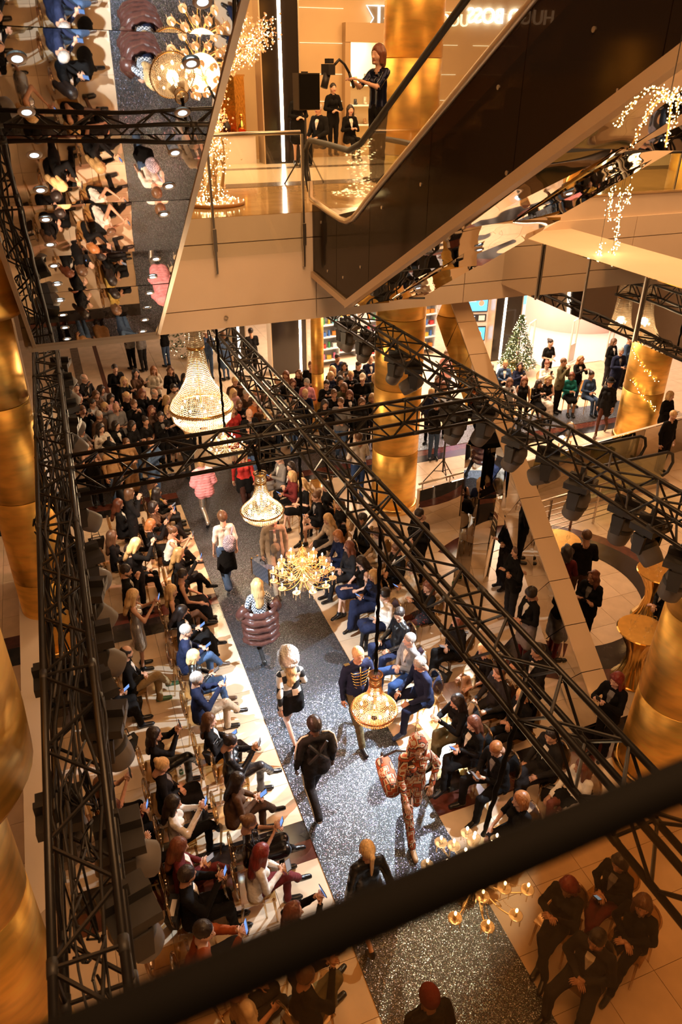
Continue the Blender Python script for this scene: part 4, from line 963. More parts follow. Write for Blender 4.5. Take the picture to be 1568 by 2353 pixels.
def person(label, px, py, pose, yaw, legs='flat', arms='lap', top='jacket', tc='black', bot='trousers', bc='black', hair='long', hc='brown', sex='f', head=(0, 0), lean=0.0,
           face='plain', shoe='black', z=0.0, scale=None, skin=None, tmat=None, bmat=None, hmat=None, group=None, tights=None, pos=None, shirt=None):
    if shirt is None and top in ('jacket', 'coat') and tmat is None and prnd.random() < (.75 if sex == 'm' else .4): shirt = prnd.choice(('white', 'cream', 'white', 'grey'))
    v = variant(pose, legs, arms, top, bot, sex, head, lean, face)
    sc = scale or (1.0 if sex == 'm' else .96) * prnd.uniform(.98, 1.03)
    hz = v['hp'].z * sc + z
    p = pos if pos is not None else at(px, py, hz)
    # the head sits off the base point once the figure is turned
    off = rotz(yaw) @ (Vector((v['hp'].x, v['hp'].y, 0)) * sc) if pos is None else Vector((0, 0, 0))
    o = bpy.data.objects.new('person', v['body']); COL.objects.link(o)
    o.location = (p.x - off.x, p.y - off.y, z); o.rotation_euler = (0, 0, yaw); o.scale = (sc,) * 3
    o.color = (*(skin or SK[prnd.randrange(4)]), 1); tag(o, label, 'person', group)
    for nm, me in v['parts'].items():
        c = {'top': tc, 'bottom': bc, 'shoe_l': shoe, 'shoe_r': shoe, 'tights': tights or 'charcoal'}[nm]
        cc = CN[c] if isinstance(c, str) else c
        mm = {'top': tmat, 'bottom': bmat}.get(nm)
        pn = {'top': {'jacket': 'jacket', 'coat': 'coat', 'puffer': 'puffer_jacket', 'blouse': 'blouse', 'sweater': 'sweater', 'tee': 'shirt'}.get(top, 'top'),
              'bottom': {'trousers': 'trousers', 'wide': 'trousers', 'leather': 'trousers'}.get(bot, 'skirt'), 'shoe_l': 'shoe', 'shoe_r': 'shoe', 'tights': 'tights'}[nm]
        q = bpy.data.objects.new(pn, me); COL.objects.link(q); q.parent = o; j = prnd.uniform(.85, 1.15); q.color = (cc[0] * j, cc[1] * j, cc[2] * j, 1)
        if mm: q.material_slots[0].link = 'OBJECT'; q.material_slots[0].material = mm
    if hair != 'bald':
        q = bpy.data.objects.new({'fur_hat': 'fur_hat', 'cap': 'cap', 'beanie': 'beanie', 'brim_hat': 'brimmed_hat', 'hood': 'hood'}.get(hair, 'hair'), hair_mesh(hair)); COL.objects.link(q); q.parent = o; q.matrix_basis = v['head']
        hcc = HN.get(hc) or CN[hc]; j = prnd.uniform(.85, 1.2); q.color = (hcc[0] * j, hcc[1] * j, hcc[2] * j, 1)
        if hmat: q.material_slots[0].link = 'OBJECT'; q.material_slots[0].material = hmat
    o_info[o.name] = (v, sc, yaw)
    if shirt:
        nk, ld_, W_ = v['neck'], v['ld'], v['W']; fy = .115 if sex == 'm' else .13
        a_ = nk + Vector((0, .055, .005)); b_ = nk - ld_ * .10 + Vector((0, fy, 0)); c_ = nk - ld_ * .27 + Vector((0, fy + (.012 if sex == 'm' else .025), 0))
        mb = MB(); L_ = [a_ + Vector((-.045, -.02, .01)), b_ + Vector((-.048, -.012, 0)), c_ + Vector((-.004, 0, 0)), c_ + Vector((.004, 0, 0)), b_ + Vector((.048, -.012, 0)), a_ + Vector((.045, -.02, .01)), b_ + Vector((0, .004, 0)), a_]
        mb.add(L_ + [p_ - Vector((0, .03, 0)) for p_ in L_], [(0, 1, 6, 7), (1, 2, 3, 6), (3, 4, 6), (7, 6, 4, 5), (0, 8, 9, 1), (1, 9, 10, 2), (3, 11, 12, 4), (4, 12, 13, 5)])
        q = mb.build('shirt_front', CLOTH, o); q.color = (*CN[shirt], 1)
        for s_ in (-1, 1):
            q = MB().hexa([c_ + Vector((s_ * .008, -.004, 0)), c_ + Vector((s_ * .03, -.006, .02)), c_ + Vector((s_ * .03, .006, .02)), c_ + Vector((s_ * .008, .010, 0)), a_ + Vector((s_ * .05, -.03, 0)), a_ + Vector((s_ * .085, -.035, 0)), a_ + Vector((s_ * .085, -.015, 0)), a_ + Vector((s_ * .05, -.005, 0))]).build('lapel', CLOTH, o); q.color = (*[min(1, x_ * 1.25) for x_ in (CN[tc] if isinstance(tc, str) else tc)], 1)
    return o
o_info = {}; o_link = {}
def to_world(o, lp):
    v, sc, yaw = o_info[o.name]; return Vector(o.location) + rotz(yaw) @ (Vector(lp) * sc)
# ---- phones
PHS = [glow('phone_screen', (.20, .36, .80), .8), glow('phone_screen_warm', (.50, .42, .40), .5)]
ph_body = MB().box((0, 0, 0), (.074, .009, .150)).mesh('phone'); setmat(ph_body, BLKP)
ph_scr = [MB().box((0, -.0052, 0), (.068, .001, .142)).mesh('screen') for _ in PHS]
for me, mm in zip(ph_scr, PHS): setmat(me, mm)
ph_cam = MB().cyl((.018, .0045, .055), (.018, .0065, .055), .011, 10).mesh('camera_lens'); setmat(ph_cam, mat('lens_glass', (.3, .33, .38), .05, .6))
def phone(o, label, lit=0, land=False, col=None):
    v, sc, yaw = o_info[o.name]; a, b = v['hands']; mid = (a + b) / 2 + Vector((0, .025, .03))
    q = obj('phone', ph_body, None, None); q.location = to_world(o, mid)
    look = (Vector(v['hp']) - mid); pitch = math.atan2(look.z, -look.y)
    q.rotation_euler = Matrix.Rotation(yaw, 3, 'Z').to_4x4().to_3x3().to_euler(); q.rotation_mode = 'XYZ'
    R = Matrix.Rotation(yaw, 3, 'Z') @ Matrix.Rotation(-pitch, 3, 'X') @ (Matrix.Rotation(PI / 2, 3, 'Y') if land else Matrix.Identity(3))
    q.rotation_euler = R.to_euler()
    tag(q, label, 'phone', 'phones held up by the audience'); o_link.setdefault(o.name, []).append(q)
    obj('screen', ph_scr[lit], None, q); obj('camera_lens', ph_cam, None, q)
    return q
# ------------------------------------------------------------------ chairs: clear amber acrylic
ch0 = None
def make_chair():
    t = thing('acrylic_chair', 'x', 'chair')
    MB().hexa([(-.20, -.20, .44), (.20, -.20, .44), (.22, .22, .45), (-.22, .22, .45), (-.20, -.20, .465), (.20, -.20, .465), (.22, .22, .475), (-.22, .22, .475)]).build('seat', AMBER, t)
    ring_ = [(.19 * math.sin(a), -.21 - .05 * (1 - math.cos(a)) / 2, .70 + .22 * -math.cos(a)) for a in [2 * PI * i / 20 for i in range(21)]]
    MB().tube(ring_, .016, 6).build('back_frame', AMBER, t, True)
    n = 18; MB().add([(.18 * math.sin(2 * PI * i / n), -.215 - .05 * (1 - math.cos(2 * PI * i / n)) / 2, .70 - .21 * math.cos(2 * PI * i / n)) for i in range(n)] +
                     [(.18 * math.sin(2 * PI * i / n), -.227 - .05 * (1 - math.cos(2 * PI * i / n)) / 2, .70 - .21 * math.cos(2 * PI * i / n)) for i in range(n)],
                     [tuple(range(n)), tuple(range(2 * n - 1, n - 1, -1))] + [(i, n + i, n + (i + 1) % n, (i + 1) % n) for i in range(n)]).build('backrest', AMBER, t)
    for sx in (-1, 1):
        for y0, y1 in ((-.18, -.23), (.19, .22)): MB().cone((sx * .18, y0, .45), (sx * .20, y1, 0), .018, .012, 6).build('leg', AMBER, t, True)
    return t
def chair(x, y, yaw, label, group):
    global ch0
    if ch0 is None: ch0 = make_chair(); o = ch0; o.location = (x, y, 0); o.rotation_euler = (0, 0, yaw)
    else: o = dup(ch0, (x, y, 0), (0, 0, yaw))
    o['label'] = label; o['group'] = group; o['category'] = 'chair'; return o
# ------------------------------------------------------------------ audience
STY = {'short': 'short', 'crop': 'cropped', 'balding': 'receding', 'bob': 'bobbed', 'long': 'long', 'wavy': 'wavy', 'ponytail': 'tied-back', 'bun': 'pinned-up', 'curly': 'curly', 'round': 'rounded'}
def who(tc, top, hair, hc, place, tn=None):
    t = tn or '%s %s' % (tc, {'strap': 'strappy top', 'tank': 'tank top', 'tee': 'T-shirt'}.get(top, top))
    h = 'bald head' if hair == 'bald' else ('%s %s' % (hc, {'cap': 'cap', 'beanie': 'beanie', 'brim_hat': 'hat', 'hood': 'hood', 'fur_hat': 'fur hat'}[hair]) if hair in ('cap', 'beanie', 'brim_hat', 'hood', 'fur_hat') else '%s %s hair' % (STY[hair], hc))
    r = 'person in %s with %s, %s' % (t, h, place)
    return r if len(r.split()) <= 16 else 'person in %s, %s' % (t, place)
def row(rows, place, yaw, pose, group, seats=True, cgroup=None, cplace=None):
    for i, r in enumerate(rows):
        px, py, legs, arms, top, tc, bot, bc, hair, hc, sex = r[:11]; o = dict(r[11]) if len(r) > 11 else {}
        dy = o.pop('dy', 0); ph = o.pop('ph', None); tn = o.pop('tn', None); ps = o.pop('pose', pose); lit = o.pop('lit', (i * 7 + 3) % 3 % 2); nochair = o.pop('nochair', 0)
        hd = o.pop('head', ((0, .25), (.35, .15), (-.35, .1), (0, .45), (-.15, .2))[i % 5])
        pl = place.replace('#', ordn(i))
        a = person(who(tc, top, hair, hc, pl, tn), px, py, ps, yaw + dy, legs, arms, top, tc, bot, bc, hair, hc, sex, head=hd, group=group, **o)
        if ph is not None: phone(a, 'phone held by person in %s, %s' % (tn or tc + ' ' + top, pl), lit, ph == 'l')
        if seats and ps == 'sit' and not nochair:
            v, sc, yw = o_info[a.name]; c = to_world(a, (0, .02, 0)); o_link.setdefault(a.name, []).append(chair(c.x, c.y, yw, 'clear amber acrylic chair under the audience member %s' % cplace.replace('#', ordn(i)), cgroup))
LF = [(352, 1112, 'flat', 'clasp', 'jacket', 'mustard', 'trousers', 'black', 'bob', 'brown', 'f'),
      (360, 1130, 'flat', 'low', 'jacket', 'black', 'trousers', 'charcoal', 'long', 'dark', 'f', dict(ph=1)),
      (354, 1164, 'cross', 'up', 'sweater', 'brown', 'trousers', 'charcoal', 'bob', 'dark', 'f', dict(ph=1)),
      (347, 1205, 'flat', 'high', 'blouse', 'black', 'skirt', 'black', 'bob', 'ginger', 'f', dict(ph=1)),
      (398, 1222, 'cross', 'up', 'tank', 'white', 'trousers', 'black', 'bun', 'brown', 'f', dict(lean=.35, ph=1)),
      (412, 1272, 'cross', 'up', 'jacket', 'black', 'trousers', 'black', 'long', 'fair', 'f', dict(ph=1, lean=.15)),
      (420, 1322, 'flat', 'knee', 'strap', 'black', 'maxi', 'black', 'ponytail', 'dark', 'f', dict(lean=.2)),
      (396, 1356, 'cross', 'clasp', 'strap', 'black', 'minit', 'black', 'long', 'blonde', 'f', dict(tights=(.20, .10, .06))),
      (418, 1405, 'cross', 'low', 'jacket', 'black', 'maxi', 'black', 'long', 'dark', 'f', dict(ph=1)),
      (428, 1450, 'cross', 'low', 'jacket', 'navy', 'trousers', 'denim', 'short', 'grey', 'm', dict(ph=1, shoe='brown', lean=.15)),
      (446, 1508, 'flat', 'low', 'jacket', 'black', 'trousers', 'denim', 'bob', 'blonde', 'f', dict(tn='black leather jacket', tmat=LEATH, ph=1, shoe='brown')),
      (453, 1560, 'cross', 'up', 'jacket', 'navy', 'trousers', 'beige', 'short', 'grey', 'm', dict(ph=1, face='beard')),
      (482, 1655, 'cross', 'low', 'jacket', 'black', 'minit', 'black', 'long', 'brown', 'f', dict(tights='charcoal', ph=1)),
      (530, 1705, 'cross', 'up', 'coat', 'black', 'leather', 'charcoal', 'bun', 'dark', 'f', dict(tn='black leather coat', tmat=LEATH, bmat=LEATH, ph=1)),
      (536, 1800, 'cross', 'low', 'jacket', 'brown', 'trousers', 'brown', 'long', 'dark', 'f', dict(ph=1, tn='dark brown suit', lean=.2)),
      (574, 1890, 'cross', 'up', 'tee', 'charcoal', 'tights', 'charcoal', 'bun', 'brown', 'f', dict(tn='dark sequin dress', tmat=SEQ, bmat=SEQ, ph=1, tights='black')),
      (602, 1958, 'cross', 'low', 'blouse', 'white', 'trousers', 'maroon', 'long', 'red', 'f', dict(ph='l', lit=1, lean=.2)),
      (676, 2095, 'flat', 'high', 'blouse', 'black', 'trousers', 'olive', 'wavy', 'auburn', 'f', dict(ph='l', tn='black lace top', dy=.3)),
      (572, 2268, 'flat', 'lap', 'tee', 'cream', 'trousers', 'charcoal', 'short', 'dark', 'm', dict(dy=.4)),
      (690, 2235, 'cross', 'up', 'jacket', 'black', 'trousers', 'olive', 'short', 'brown', 'm', dict(dy=.5))]
row(LF, '# from far, left front row', -PI / 2 - .12, 'sit', 'left front row audience', cgroup='left front row chairs', cplace='# from far in left front row')
LB = [(272, 1163, 'flat', 'low', 'jacket', 'black', 'trousers', 'black', 'long', 'auburn', 'f', dict(ph=1)),
      (258, 1232, 'flat', 'clasp', 'jacket', 'black', 'trousers', 'black', 'long', 'brown', 'f'),
      (300, 1265, 'flat', 'lap', 'coat', 'black', 'trousers', 'black', 'round', 'dark', 'f'),
      (313, 1250, 'still', 'high', 'jacket', 'black', 'trousers', 'black', 'long', 'blonde', 'f', dict(pose='stand', ph=1, tn='black trouser suit')),
      (290, 1312, 'still', 'face', 'jacket', 'black', 'trousers', 'black', 'short', 'dark', 'm', dict(pose='stand', face='beard', tn='black shirt')),
      (296, 1378, 'still', 'up', 'strap', 'silver', 'dress', 'silver', 'long', 'blonde', 'f', dict(pose='stand', tn='silver sequin dress', tmat=SEQ, bmat=SEQ, ph=1)),
      (291, 1500, 'cross', 'clasp', 'jacket', 'black', 'trousers', 'khaki', 'balding', 'dark', 'm', dict(face='beard', shoe='green')),
      (356, 1688, 'cross', 'high', 'sweater', 'black', 'leather', 'black', 'long', 'dark', 'f', dict(ph=1, bmat=LEATH)),
      (366, 1762, 'flat', 'clasp', 'coat', 'black', 'wide', 'black', 'bun', 'blonde', 'f'),
      (396, 1856, 'cross', 'up', 'blouse', 'white', 'trousers', 'black', 'long', 'dark', 'f', dict(ph=1)),
      (414, 1952, 'cross', 'low', 'jacket', 'maroon', 'trousers', 'maroon', 'long', 'auburn', 'f', dict(ph=1)),
      (428, 2000, 'flat', 'up', 'jacket', 'black', 'trousers', 'black', 'short', 'dark', 'm', dict(ph=1, tn='black suit', lit=0)),
      (470, 2140, 'apart', 'up', 'sweater', 'rust', 'trousers', 'charcoal', 'short', 'dark', 'm', dict(ph='l', lean=.2, scale=1.08))]
row(LB, '# from far, left second row', -PI / 2 - .05, 'sit', 'left second row audience', cgroup='left second row chairs', cplace='# from far in left second row')
LC = [(272, 1110, 'still', 'cross', 'jacket', 'black', 'trousers', 'black', 'long', 'dark', 'f', dict(pose='stand')),
      (300, 1122, 'still', 'face', 'coat', 'black', 'trousers', 'black', 'bob', 'brown', 'f', dict(pose='stand')),
      (236, 1446, 'flat', 'lap', 'jacket', 'black', 'trousers', 'black', 'long', 'blonde', 'f'),
      (232, 1552, 'flat', 'low', 'jacket', 'black', 'trousers', 'black', 'short', 'dark', 'm', dict(ph=1)),
      (243, 1800, 'flat', 'high', 'tee', 'black', 'trousers', 'black', 'long', 'brown', 'f', dict(ph='l')),
      (270, 1858, 'flat', 'up', 'jacket', 'maroon', 'trousers', 'black', 'long', 'auburn', 'f', dict(ph=1)),
      (308, 1902, 'flat', 'face', 'jacket', 'black', 'trousers', 'black', 'bob', 'fair', 'f')]
row(LC, '# from far, left third row', -PI / 2, 'sit', 'left third row audience', cgroup='left third row chairs', cplace='# from far in left third row')
RF = [(642, 1054, 'flat', 'low', 'jacket', 'grey', 'trousers', 'grey', 'short', 'dark', 'm', dict(ph=1)),
      (668, 1072, 'flat', 'clasp', 'jacket', 'charcoal', 'trousers', 'black', 'long', 'dark', 'f'),
      (670, 1094, 'flat', 'low', 'jacket', 'maroon', 'trousers', 'black', 'bob', 'blonde', 'f', dict(ph=1)),
      (696, 1112, 'cross', 'clasp', 'tee', 'black', 'skirt', 'black', 'long', 'blonde', 'f'),
      (724, 1140, 'cross', 'low', 'jacket', 'black', 'mini', 'black', 'bun', 'brown', 'f', dict(ph=1, tn='black blazer', lean=.2)),
      (744, 1186, 'cross', 'knee', 'jacket', 'beige', 'trousers', 'charcoal', 'long', 'blonde', 'f', dict(tn='beige blazer', lean=.25)),
      (776, 1228, 'flat', 'clasp', 'jacket', 'navy', 'trousers', 'navy', 'long', 'ginger', 'f', dict(lean=.25)),
      (801, 1256, 'flat', 'clasp', 'jacket', 'charcoal', 'trousers', 'charcoal', 'wavy', 'auburn', 'f', dict(tn='charcoal blazer and white blouse')),
      (833, 1290, 'cross', 'lap', 'tank', 'black', 'skirt', 'navy', 'long', 'dark', 'f'),
      (858, 1322, 'cross', 'low', 'jacket', 'navy', 'wide', 'navy', 'long', 'fair', 'f', dict(ph=1)),
      (884, 1366, 'cross', 'clasp', 'blouse', 'white', 'tights', 'navy', 'round', 'dark', 'f', dict(tights='charcoal', ph=1)),
      (918, 1412, 'apart', 'lap', 'jacket', 'black', 'trousers', 'navy', 'short', 'dark', 'm', dict(tn='black leather jacket', tmat=LEATH, head=(.7, .2))),
      (941, 1470, 'apart', 'clasp', 'jacket', 'grey', 'trousers', 'blue', 'crop', 'grey', 'm', dict(tn='grey-green blazer', tc=None)),
      (965, 1526, 'apart', 'lap', 'jacket', 'navy', 'trousers', 'navy', 'short', 'grey', 'm', dict(tn='navy suit', shoe='blue', lean=.15)),
      (1050, 1612, 'cross', 'up', 'jacket', 'black', 'trousers', 'olive', 'long', 'dark', 'f', dict(lean=.2)),
      (1088, 1662, 'cross', 'low', 'jacket', 'black', 'trousers', 'black', 'long', 'auburn', 'f', dict(ph=1)),
      (1146, 1720, 'apart', 'low', 'jacket', 'black', 'trousers', 'black', 'crop', 'ginger', 'm', dict(ph='l', tn='black suit', head=(.2, .6), lean=.15)),
      (1196, 1838, 'flat', 'knee', 'tee', 'black', 'dress', 'black', 'bob', 'ginger', 'f', dict(tn='black dress')),
      (1330, 2035, 'cross', 'up', 'sweater', 'charcoal', 'trousers', 'charcoal', 'long', 'red', 'f', dict(dy=.35)),
      (1372, 2160, 'apart', 'clasp', 'jacket', 'charcoal', 'trousers', 'charcoal', 'short', 'dark', 'm', dict(dy=.35)),
      (1402, 1985, 'cross', 'low', 'jacket', 'black', 'trousers', 'maroon', 'bob', 'dark', 'f', dict(dy=.2, ph=1)),
      (1478, 2080, 'flat', 'clasp', 'sweater', 'black', 'trousers', 'black', 'long', 'brown', 'f', dict(dy=.3))]
for r in RF:
    if len(r) > 11: r[11].pop('tc', None)
for i, r in enumerate(RF):
    if r[5] == 'grey' and i == 12: RF[i] = r[:5] + ('grey',) + r[6:]
row(RF, '# from far, right front row', PI / 2 + .1, 'sit', 'right front row audience', cgroup='right front row chairs', cplace='# from far in right front row')
RB = [(752, 1118, 'flat', 'lap', 'coat', 'black', 'trousers', 'black', 'long', 'dark', 'f'),
      (790, 1165, 'cross', 'lap', 'jacket', 'black', 'trousers', 'black', 'long', 'brown', 'f'),
      (832, 1195, 'flat', 'clasp', 'jacket', 'black', 'trousers', 'black', 'short', 'dark', 'm'),
      (868, 1226, 'flat', 'lap', 'jacket', 'beige', 'trousers', 'beige', 'bob', 'brown', 'f'),
      (908, 1262, 'flat', 'clasp', 'jacket', 'black', 'trousers', 'black', 'short', 'brown', 'm', dict(tn='black suit')),
      (946, 1302, 'flat', 'low', 'blouse', 'cream', 'skirt', 'cream', 'bob', 'dark', 'f', dict(ph=1, tn='cream lace dress')),
      (984, 1348, 'flat', 'up', 'blouse', 'black', 'minit', 'black', 'long', 'auburn', 'f', dict(tn='black floral dress', bmat=FLOR, tights=(.10, .03, .02))),
      (1052, 1428, 'cross', 'clasp', 'coat', 'black', 'trousers', 'black', 'bob', 'auburn', 'f', dict(ph=1)),
      (1112, 1492, 'cross', 'knee', 'tee', 'black', 'mini', 'black', 'long', 'blonde', 'f', dict(lean=.2)),
      (1148, 1545, 'flat', 'lap', 'jacket', 'charcoal', 'trousers', 'charcoal', 'crop', 'brown', 'm', dict(tn='charcoal suit')),
      (1200, 1598, 'flat', 'clasp', 'jacket', 'black', 'trousers', 'black', 'ponytail', 'blonde', 'f'),
      (1262, 1690, 'cross', 'lap', 'jacket', 'charcoal', 'trousers', 'charcoal', 'short', 'dark', 'm'),
      (1338, 1762, 'cross', 'knee', 'blouse', 'white', 'minit', 'black', 'long', 'auburn', 'f', dict(tights=(.16, .05, .03)))]
row(RB, '# from far, right second row', PI / 2 + .05, 'sit', 'right second row audience', cgroup='right second row chairs', cplace='# from far in right second row')
# standing guests on the right, round the tables
RT_ = [(964, 1182, 'still', 'clasp', 'sweater', 'black', 'trousers', 'black', 'short', 'dark', 'm', dict(face='beard', head=(0, .6), dy=.3)),
       (1168, 1200, 'still', 'cross', 'coat', 'black', 'wide', 'charcoal', 'long', 'dark', 'f'),
       (1188, 1268, 'still', 'cross', 'jacket', 'black', 'trousers', 'charcoal', 'short', 'brown', 'm', dict(shoe='tan')),
       (1236, 1366, 'still', 'clasp', 'jacket', 'black', 'dresst', 'grey', 'round', 'dark', 'f', dict(tights='maroon')),
       (1236, 1496, 'still', 'up', 'jacket', 'black', 'trousers', 'black', 'short', 'dark', 'm'),
       (1304, 1268, 'still', 'clasp', 'sweater', 'maroon', 'trousers', 'maroon', 'curly', 'dark', 'f', dict(dy=-2.2)),
       (1348, 1232, 'still', 'clasp', 'sweater', 'black', 'trousers', 'brown', 'short', 'brown', 'm', dict(dy=-2.0)),
       (1364, 1326, 'still', 'cross', 'jacket', 'black', 'trousers', 'black', 'wavy', 'auburn', 'f', dict(dy=.4)),
       (1538, 1338, 'still', 'clasp', 'jacket', 'black', 'trousers', 'black', 'long', 'ginger', 'f', dict(dy=-.2)),
       (1450, 1540, 'still', 'up', 'jacket', 'black', 'trousers', 'black', 'long', 'red', 'f', dict(ph=1, dy=.3))]
row(RT_, '# from far, standing guests right', PI / 2, 'stand', 'guests standing right of the runway', seats=False)
# back crowd under the slab, standing, left of the runway
def crowd(pts, place, group, yaw0, cols, n0=0, pose='stand', jitter=.35, tgt=None, seats=False):
    q = random.Random(n0 + 5)
    pts = sorted(pts, key=lambda t: t[0])
    for i, t in enumerate(pts):
        px, py = t[:2]; o = dict(t[2]) if len(t) > 2 else {}
        sex = o.pop('sex', q.choice('ffm')); hair = o.pop('hair', q.choice(('long', 'wavy', 'bob', 'long', 'ponytail')) if sex == 'f' else q.choice(('short', 'short', 'crop')))
        hc = o.pop('hc', q.choice(('dark', 'brown', 'dark', 'blonde', 'brown', 'auburn'))); tc = o.pop('tc', q.choice(cols)); top = o.pop('top', q.choice(('jacket', 'sweater', 'blouse', 'jacket')))
        bot = o.pop('bot', 'trousers'); bc = o.pop('bc', q.choice(('black', 'black', 'charcoal', 'denim'))); arms = o.pop('arms', q.choice(('clasp', 'up', 'low', 'cross', 'up', 'down'))); tn = o.pop('tn', None)
        yaw = o.pop('yaw', yaw0 + q.uniform(-jitter, jitter)); ph = o.pop('ph', arms in ('up', 'high', 'low') and q.random() < .6); ps = o.pop('pose', pose)
        legs = o.pop('legs', 'still' if ps == 'stand' else 'flat')
        pl = place.replace('#', ordn(i))
        a = person(who(tc, top, hair, hc, pl, tn), px, py, ps, yaw, legs, arms, top, tc, bot, bc, hair, hc, sex, head=o.pop('head', q.choice(((0, .15), (.3, .1), (-.3, .1)))), group=group, **o)
        if ph: phone(a, 'phone held by %s' % pl, q.randrange(2), False)
        if seats and ps == 'sit':
            v, sc, yw = o_info[a.name]; c = to_world(a, (0, .02, 0)); o_link.setdefault(a.name, []).append(chair(c.x, c.y, yw, 'clear amber acrylic chair %s' % pl, group + ' chairs'))
DK = ['black', 'black', 'charcoal', 'black', 'navy', 'black', 'brown', 'grey']
d = dict
BC = [(194, 870, d(sex='m', hair='balding', hc='grey', tc='charcoal', tn='dark suit', arms=('clasp', 'face'))), (175, 890, d(sex='m', tc='black', hair='crop', hc='dark', tn='black suit')), (264, 847, d(sex='m', tc='black', top='sweater', hair='short', hc='dark', arms='low')),
      (285, 876, d(hair='wavy', hc='blonde', sex='f')), (312, 858, d(sex='f', hair='wavy', hc='dark', tc='brown', bot='dress', bc='brown')), (353, 851, d(sex='f', hair='long', hc='ginger', tc='cream', top='blouse', arms='clasp')), (392, 851, d(sex='f', hair='wavy', hc='brown', tc='black', top='blouse', arms='clasp')),
      (424, 868, d(sex='f', hc='dark')), (183, 918), (221, 908, d(sex='f')), (233, 896, d(sex='f', hair='curly', hc='dark')), (206, 926, d(tc='silver', top='sweater', sex='f', hair='bun', hc='dark')), (190, 943, d(sex='m', tc='black', arms='high', hair='crop', hc='brown')), (262, 914, d(sex='f', tc='rose', hair='long', hc='dark')),
      (290, 911, d(sex='f', hc='blonde', hair='ponytail', tc='black')), (242, 935, d(sex='f')), (267, 937, d(sex='m', hair='bald', hc='grey', tc='grey', tn='grey suit')), (308, 929, d(sex='m', tc='black', arms='face')), (355, 905, d(sex='m', hair='balding', hc='grey', tc='black', arms='face')), (399, 893, d(sex='m', face='beard', tc='beige')),
      (382, 918, d(sex='f', arms='up', hc='fair')), (384, 943, d(sex='f', hc='blonde', hair='bob', tc='black', bot='dress', bc='black', top='tee', tn='black dress')), (228, 955, d(sex='m', hc='grey')), (234, 984, d(sex='f', hair='long', hc='dark', tc='cream', top='blouse', tmat=DOTS, tn='dotted cream blouse')), (273, 979, d(sex='f', hc='dark')), (301, 976, d(sex='f', tn='black blazer', tc='black')),
      (337, 968, d(sex='f', tc='black', top='tee', hair='bun', hc='dark', arms='clasp')), (362, 959, d(sex='f', tc='black', hc='dark')), (351, 943, d(sex='f', hc='auburn', arms='up')), (203, 1027, d(sex='f', top='strap', tc='black', arms='up', hc='brown')), (251, 1028, d(sex='f', hair='brim_hat', hc='black', tc='tan')), (291, 1018, d(sex='f', tc='tan', top='coat', hc='brown')),
      (346, 1018, d(sex='m', tc='denim', bc='denim', hair='crop', hc='brown', yaw=-2.4)), (424, 972, d(sex='f', tc='black', hair='long', hc='fair', yaw=.2, arms='down')), (187, 990, d(tc='grey', arms='up')), (325, 905), (415, 925, d(sex='f')), (444, 905), (160, 925)]
crowd(BC, '# from left in left back crowd', 'standing crowd left of the far runway end', PI + .5, DK, 1)
BM = [(541, 876, d(sex='m')), (552, 866, d(sex='f')), (546, 905, d(sex='f', hc='blonde')), (561, 901, d(sex='m', hc='grey')), (594, 904, d(sex='f', tc='rose')), (580, 925, d(tc='orange', sex='f', top='jacket')), (573, 951, d(sex='m', hair='bald', tc='black')), (616, 951, d(sex='f', hair='curly', hc='fair', tmat=LEATH, tn='black leather jacket', tc='black')), (573, 984, d(sex='f', hair='bun', hc='dark', tc='black')),
      (630, 918, d(sex='f', tc='grey')), (537, 941, d(sex='f', tc='red', top='tee', bot='dress', bc='red', tn='red floral dress', hc='brown')), (600, 875), (622, 888), (640, 905), (612, 905), (560, 930), (596, 935, d(sex='f'))]
crowd(BM, '# from left in middle back crowd', 'standing crowd at the far runway end', PI, DK + ['beige', 'rose'], 2)
BR = [(658, 862, d(tc='tan', top='jacket')), (686, 859, d(sex='f', hc='brown', tc='black')), (704, 880, d(sex='f', tc='pink', top='jacket', hair='short', hc='grey')), (764, 852, d(sex='f', hc='blonde')), (792, 842, d(sex='f', hc='dark')), (807, 862, d(sex='f', hc='blonde', tc='black')), (776, 876, d(sex='f')), (757, 882, d(sex='f', hc='dark')), (792, 892, d(sex='f', tc='olive', hc='brown')), (837, 869, d(sex='m', hair='cap', hc='cream', tc='black')), (859, 869, d(sex='f', hc='blonde')),
      (776, 823, d(sex='m', tc='navy')), (852, 826, d(sex='m', hair='bald', tc='navy')), (825, 840, d(sex='f')), (781, 925, d(sex='m', tc='grey', hc='brown')), (832, 925, d(sex='f', tc='black')), (856, 915, d(sex='f', hc='fair')), (749, 929, d(sex='f', tc='black')), (748, 866, d(sex='f')), (672, 880), (690, 905, d(sex='f')), (715, 840), (660, 905, d(tc='cream')), (676, 930), (640, 875), (802, 905, d(sex='f')), (768, 905)]
crowd(BR, '# from left in crowd by slim pole', 'standing crowd near the shops', PI - .2, DK + ['olive', 'beige'], 3)
crowd([(991, 902, d(hc='blonde', sex='f')), (1028, 813, d(sex='f', tc='rose')), (1021, 886, d(sex='f', tc='cream')), (1008, 872), (1004, 930, d(sex='f'))], '# from left behind middle gold column', 'standing people right of the middle column', PI - .4, DK, 4)
FAR = [(290, 742), (317, 748, d(bc='charcoal')), (372, 742), (474, 765, d(sex='f', tc='denim', bc='denim', hair='brim_hat', hc='cream', yaw=PI)), (512, 770, d(sex='f', tc='denim', bot='maxi', bc='denim')), (576, 762, d(sex='m', tc='black', hair='short', hc='dark'))]
crowd(FAR, '# from left far under the slab', 'people far under the slab', .3, DK, 5)
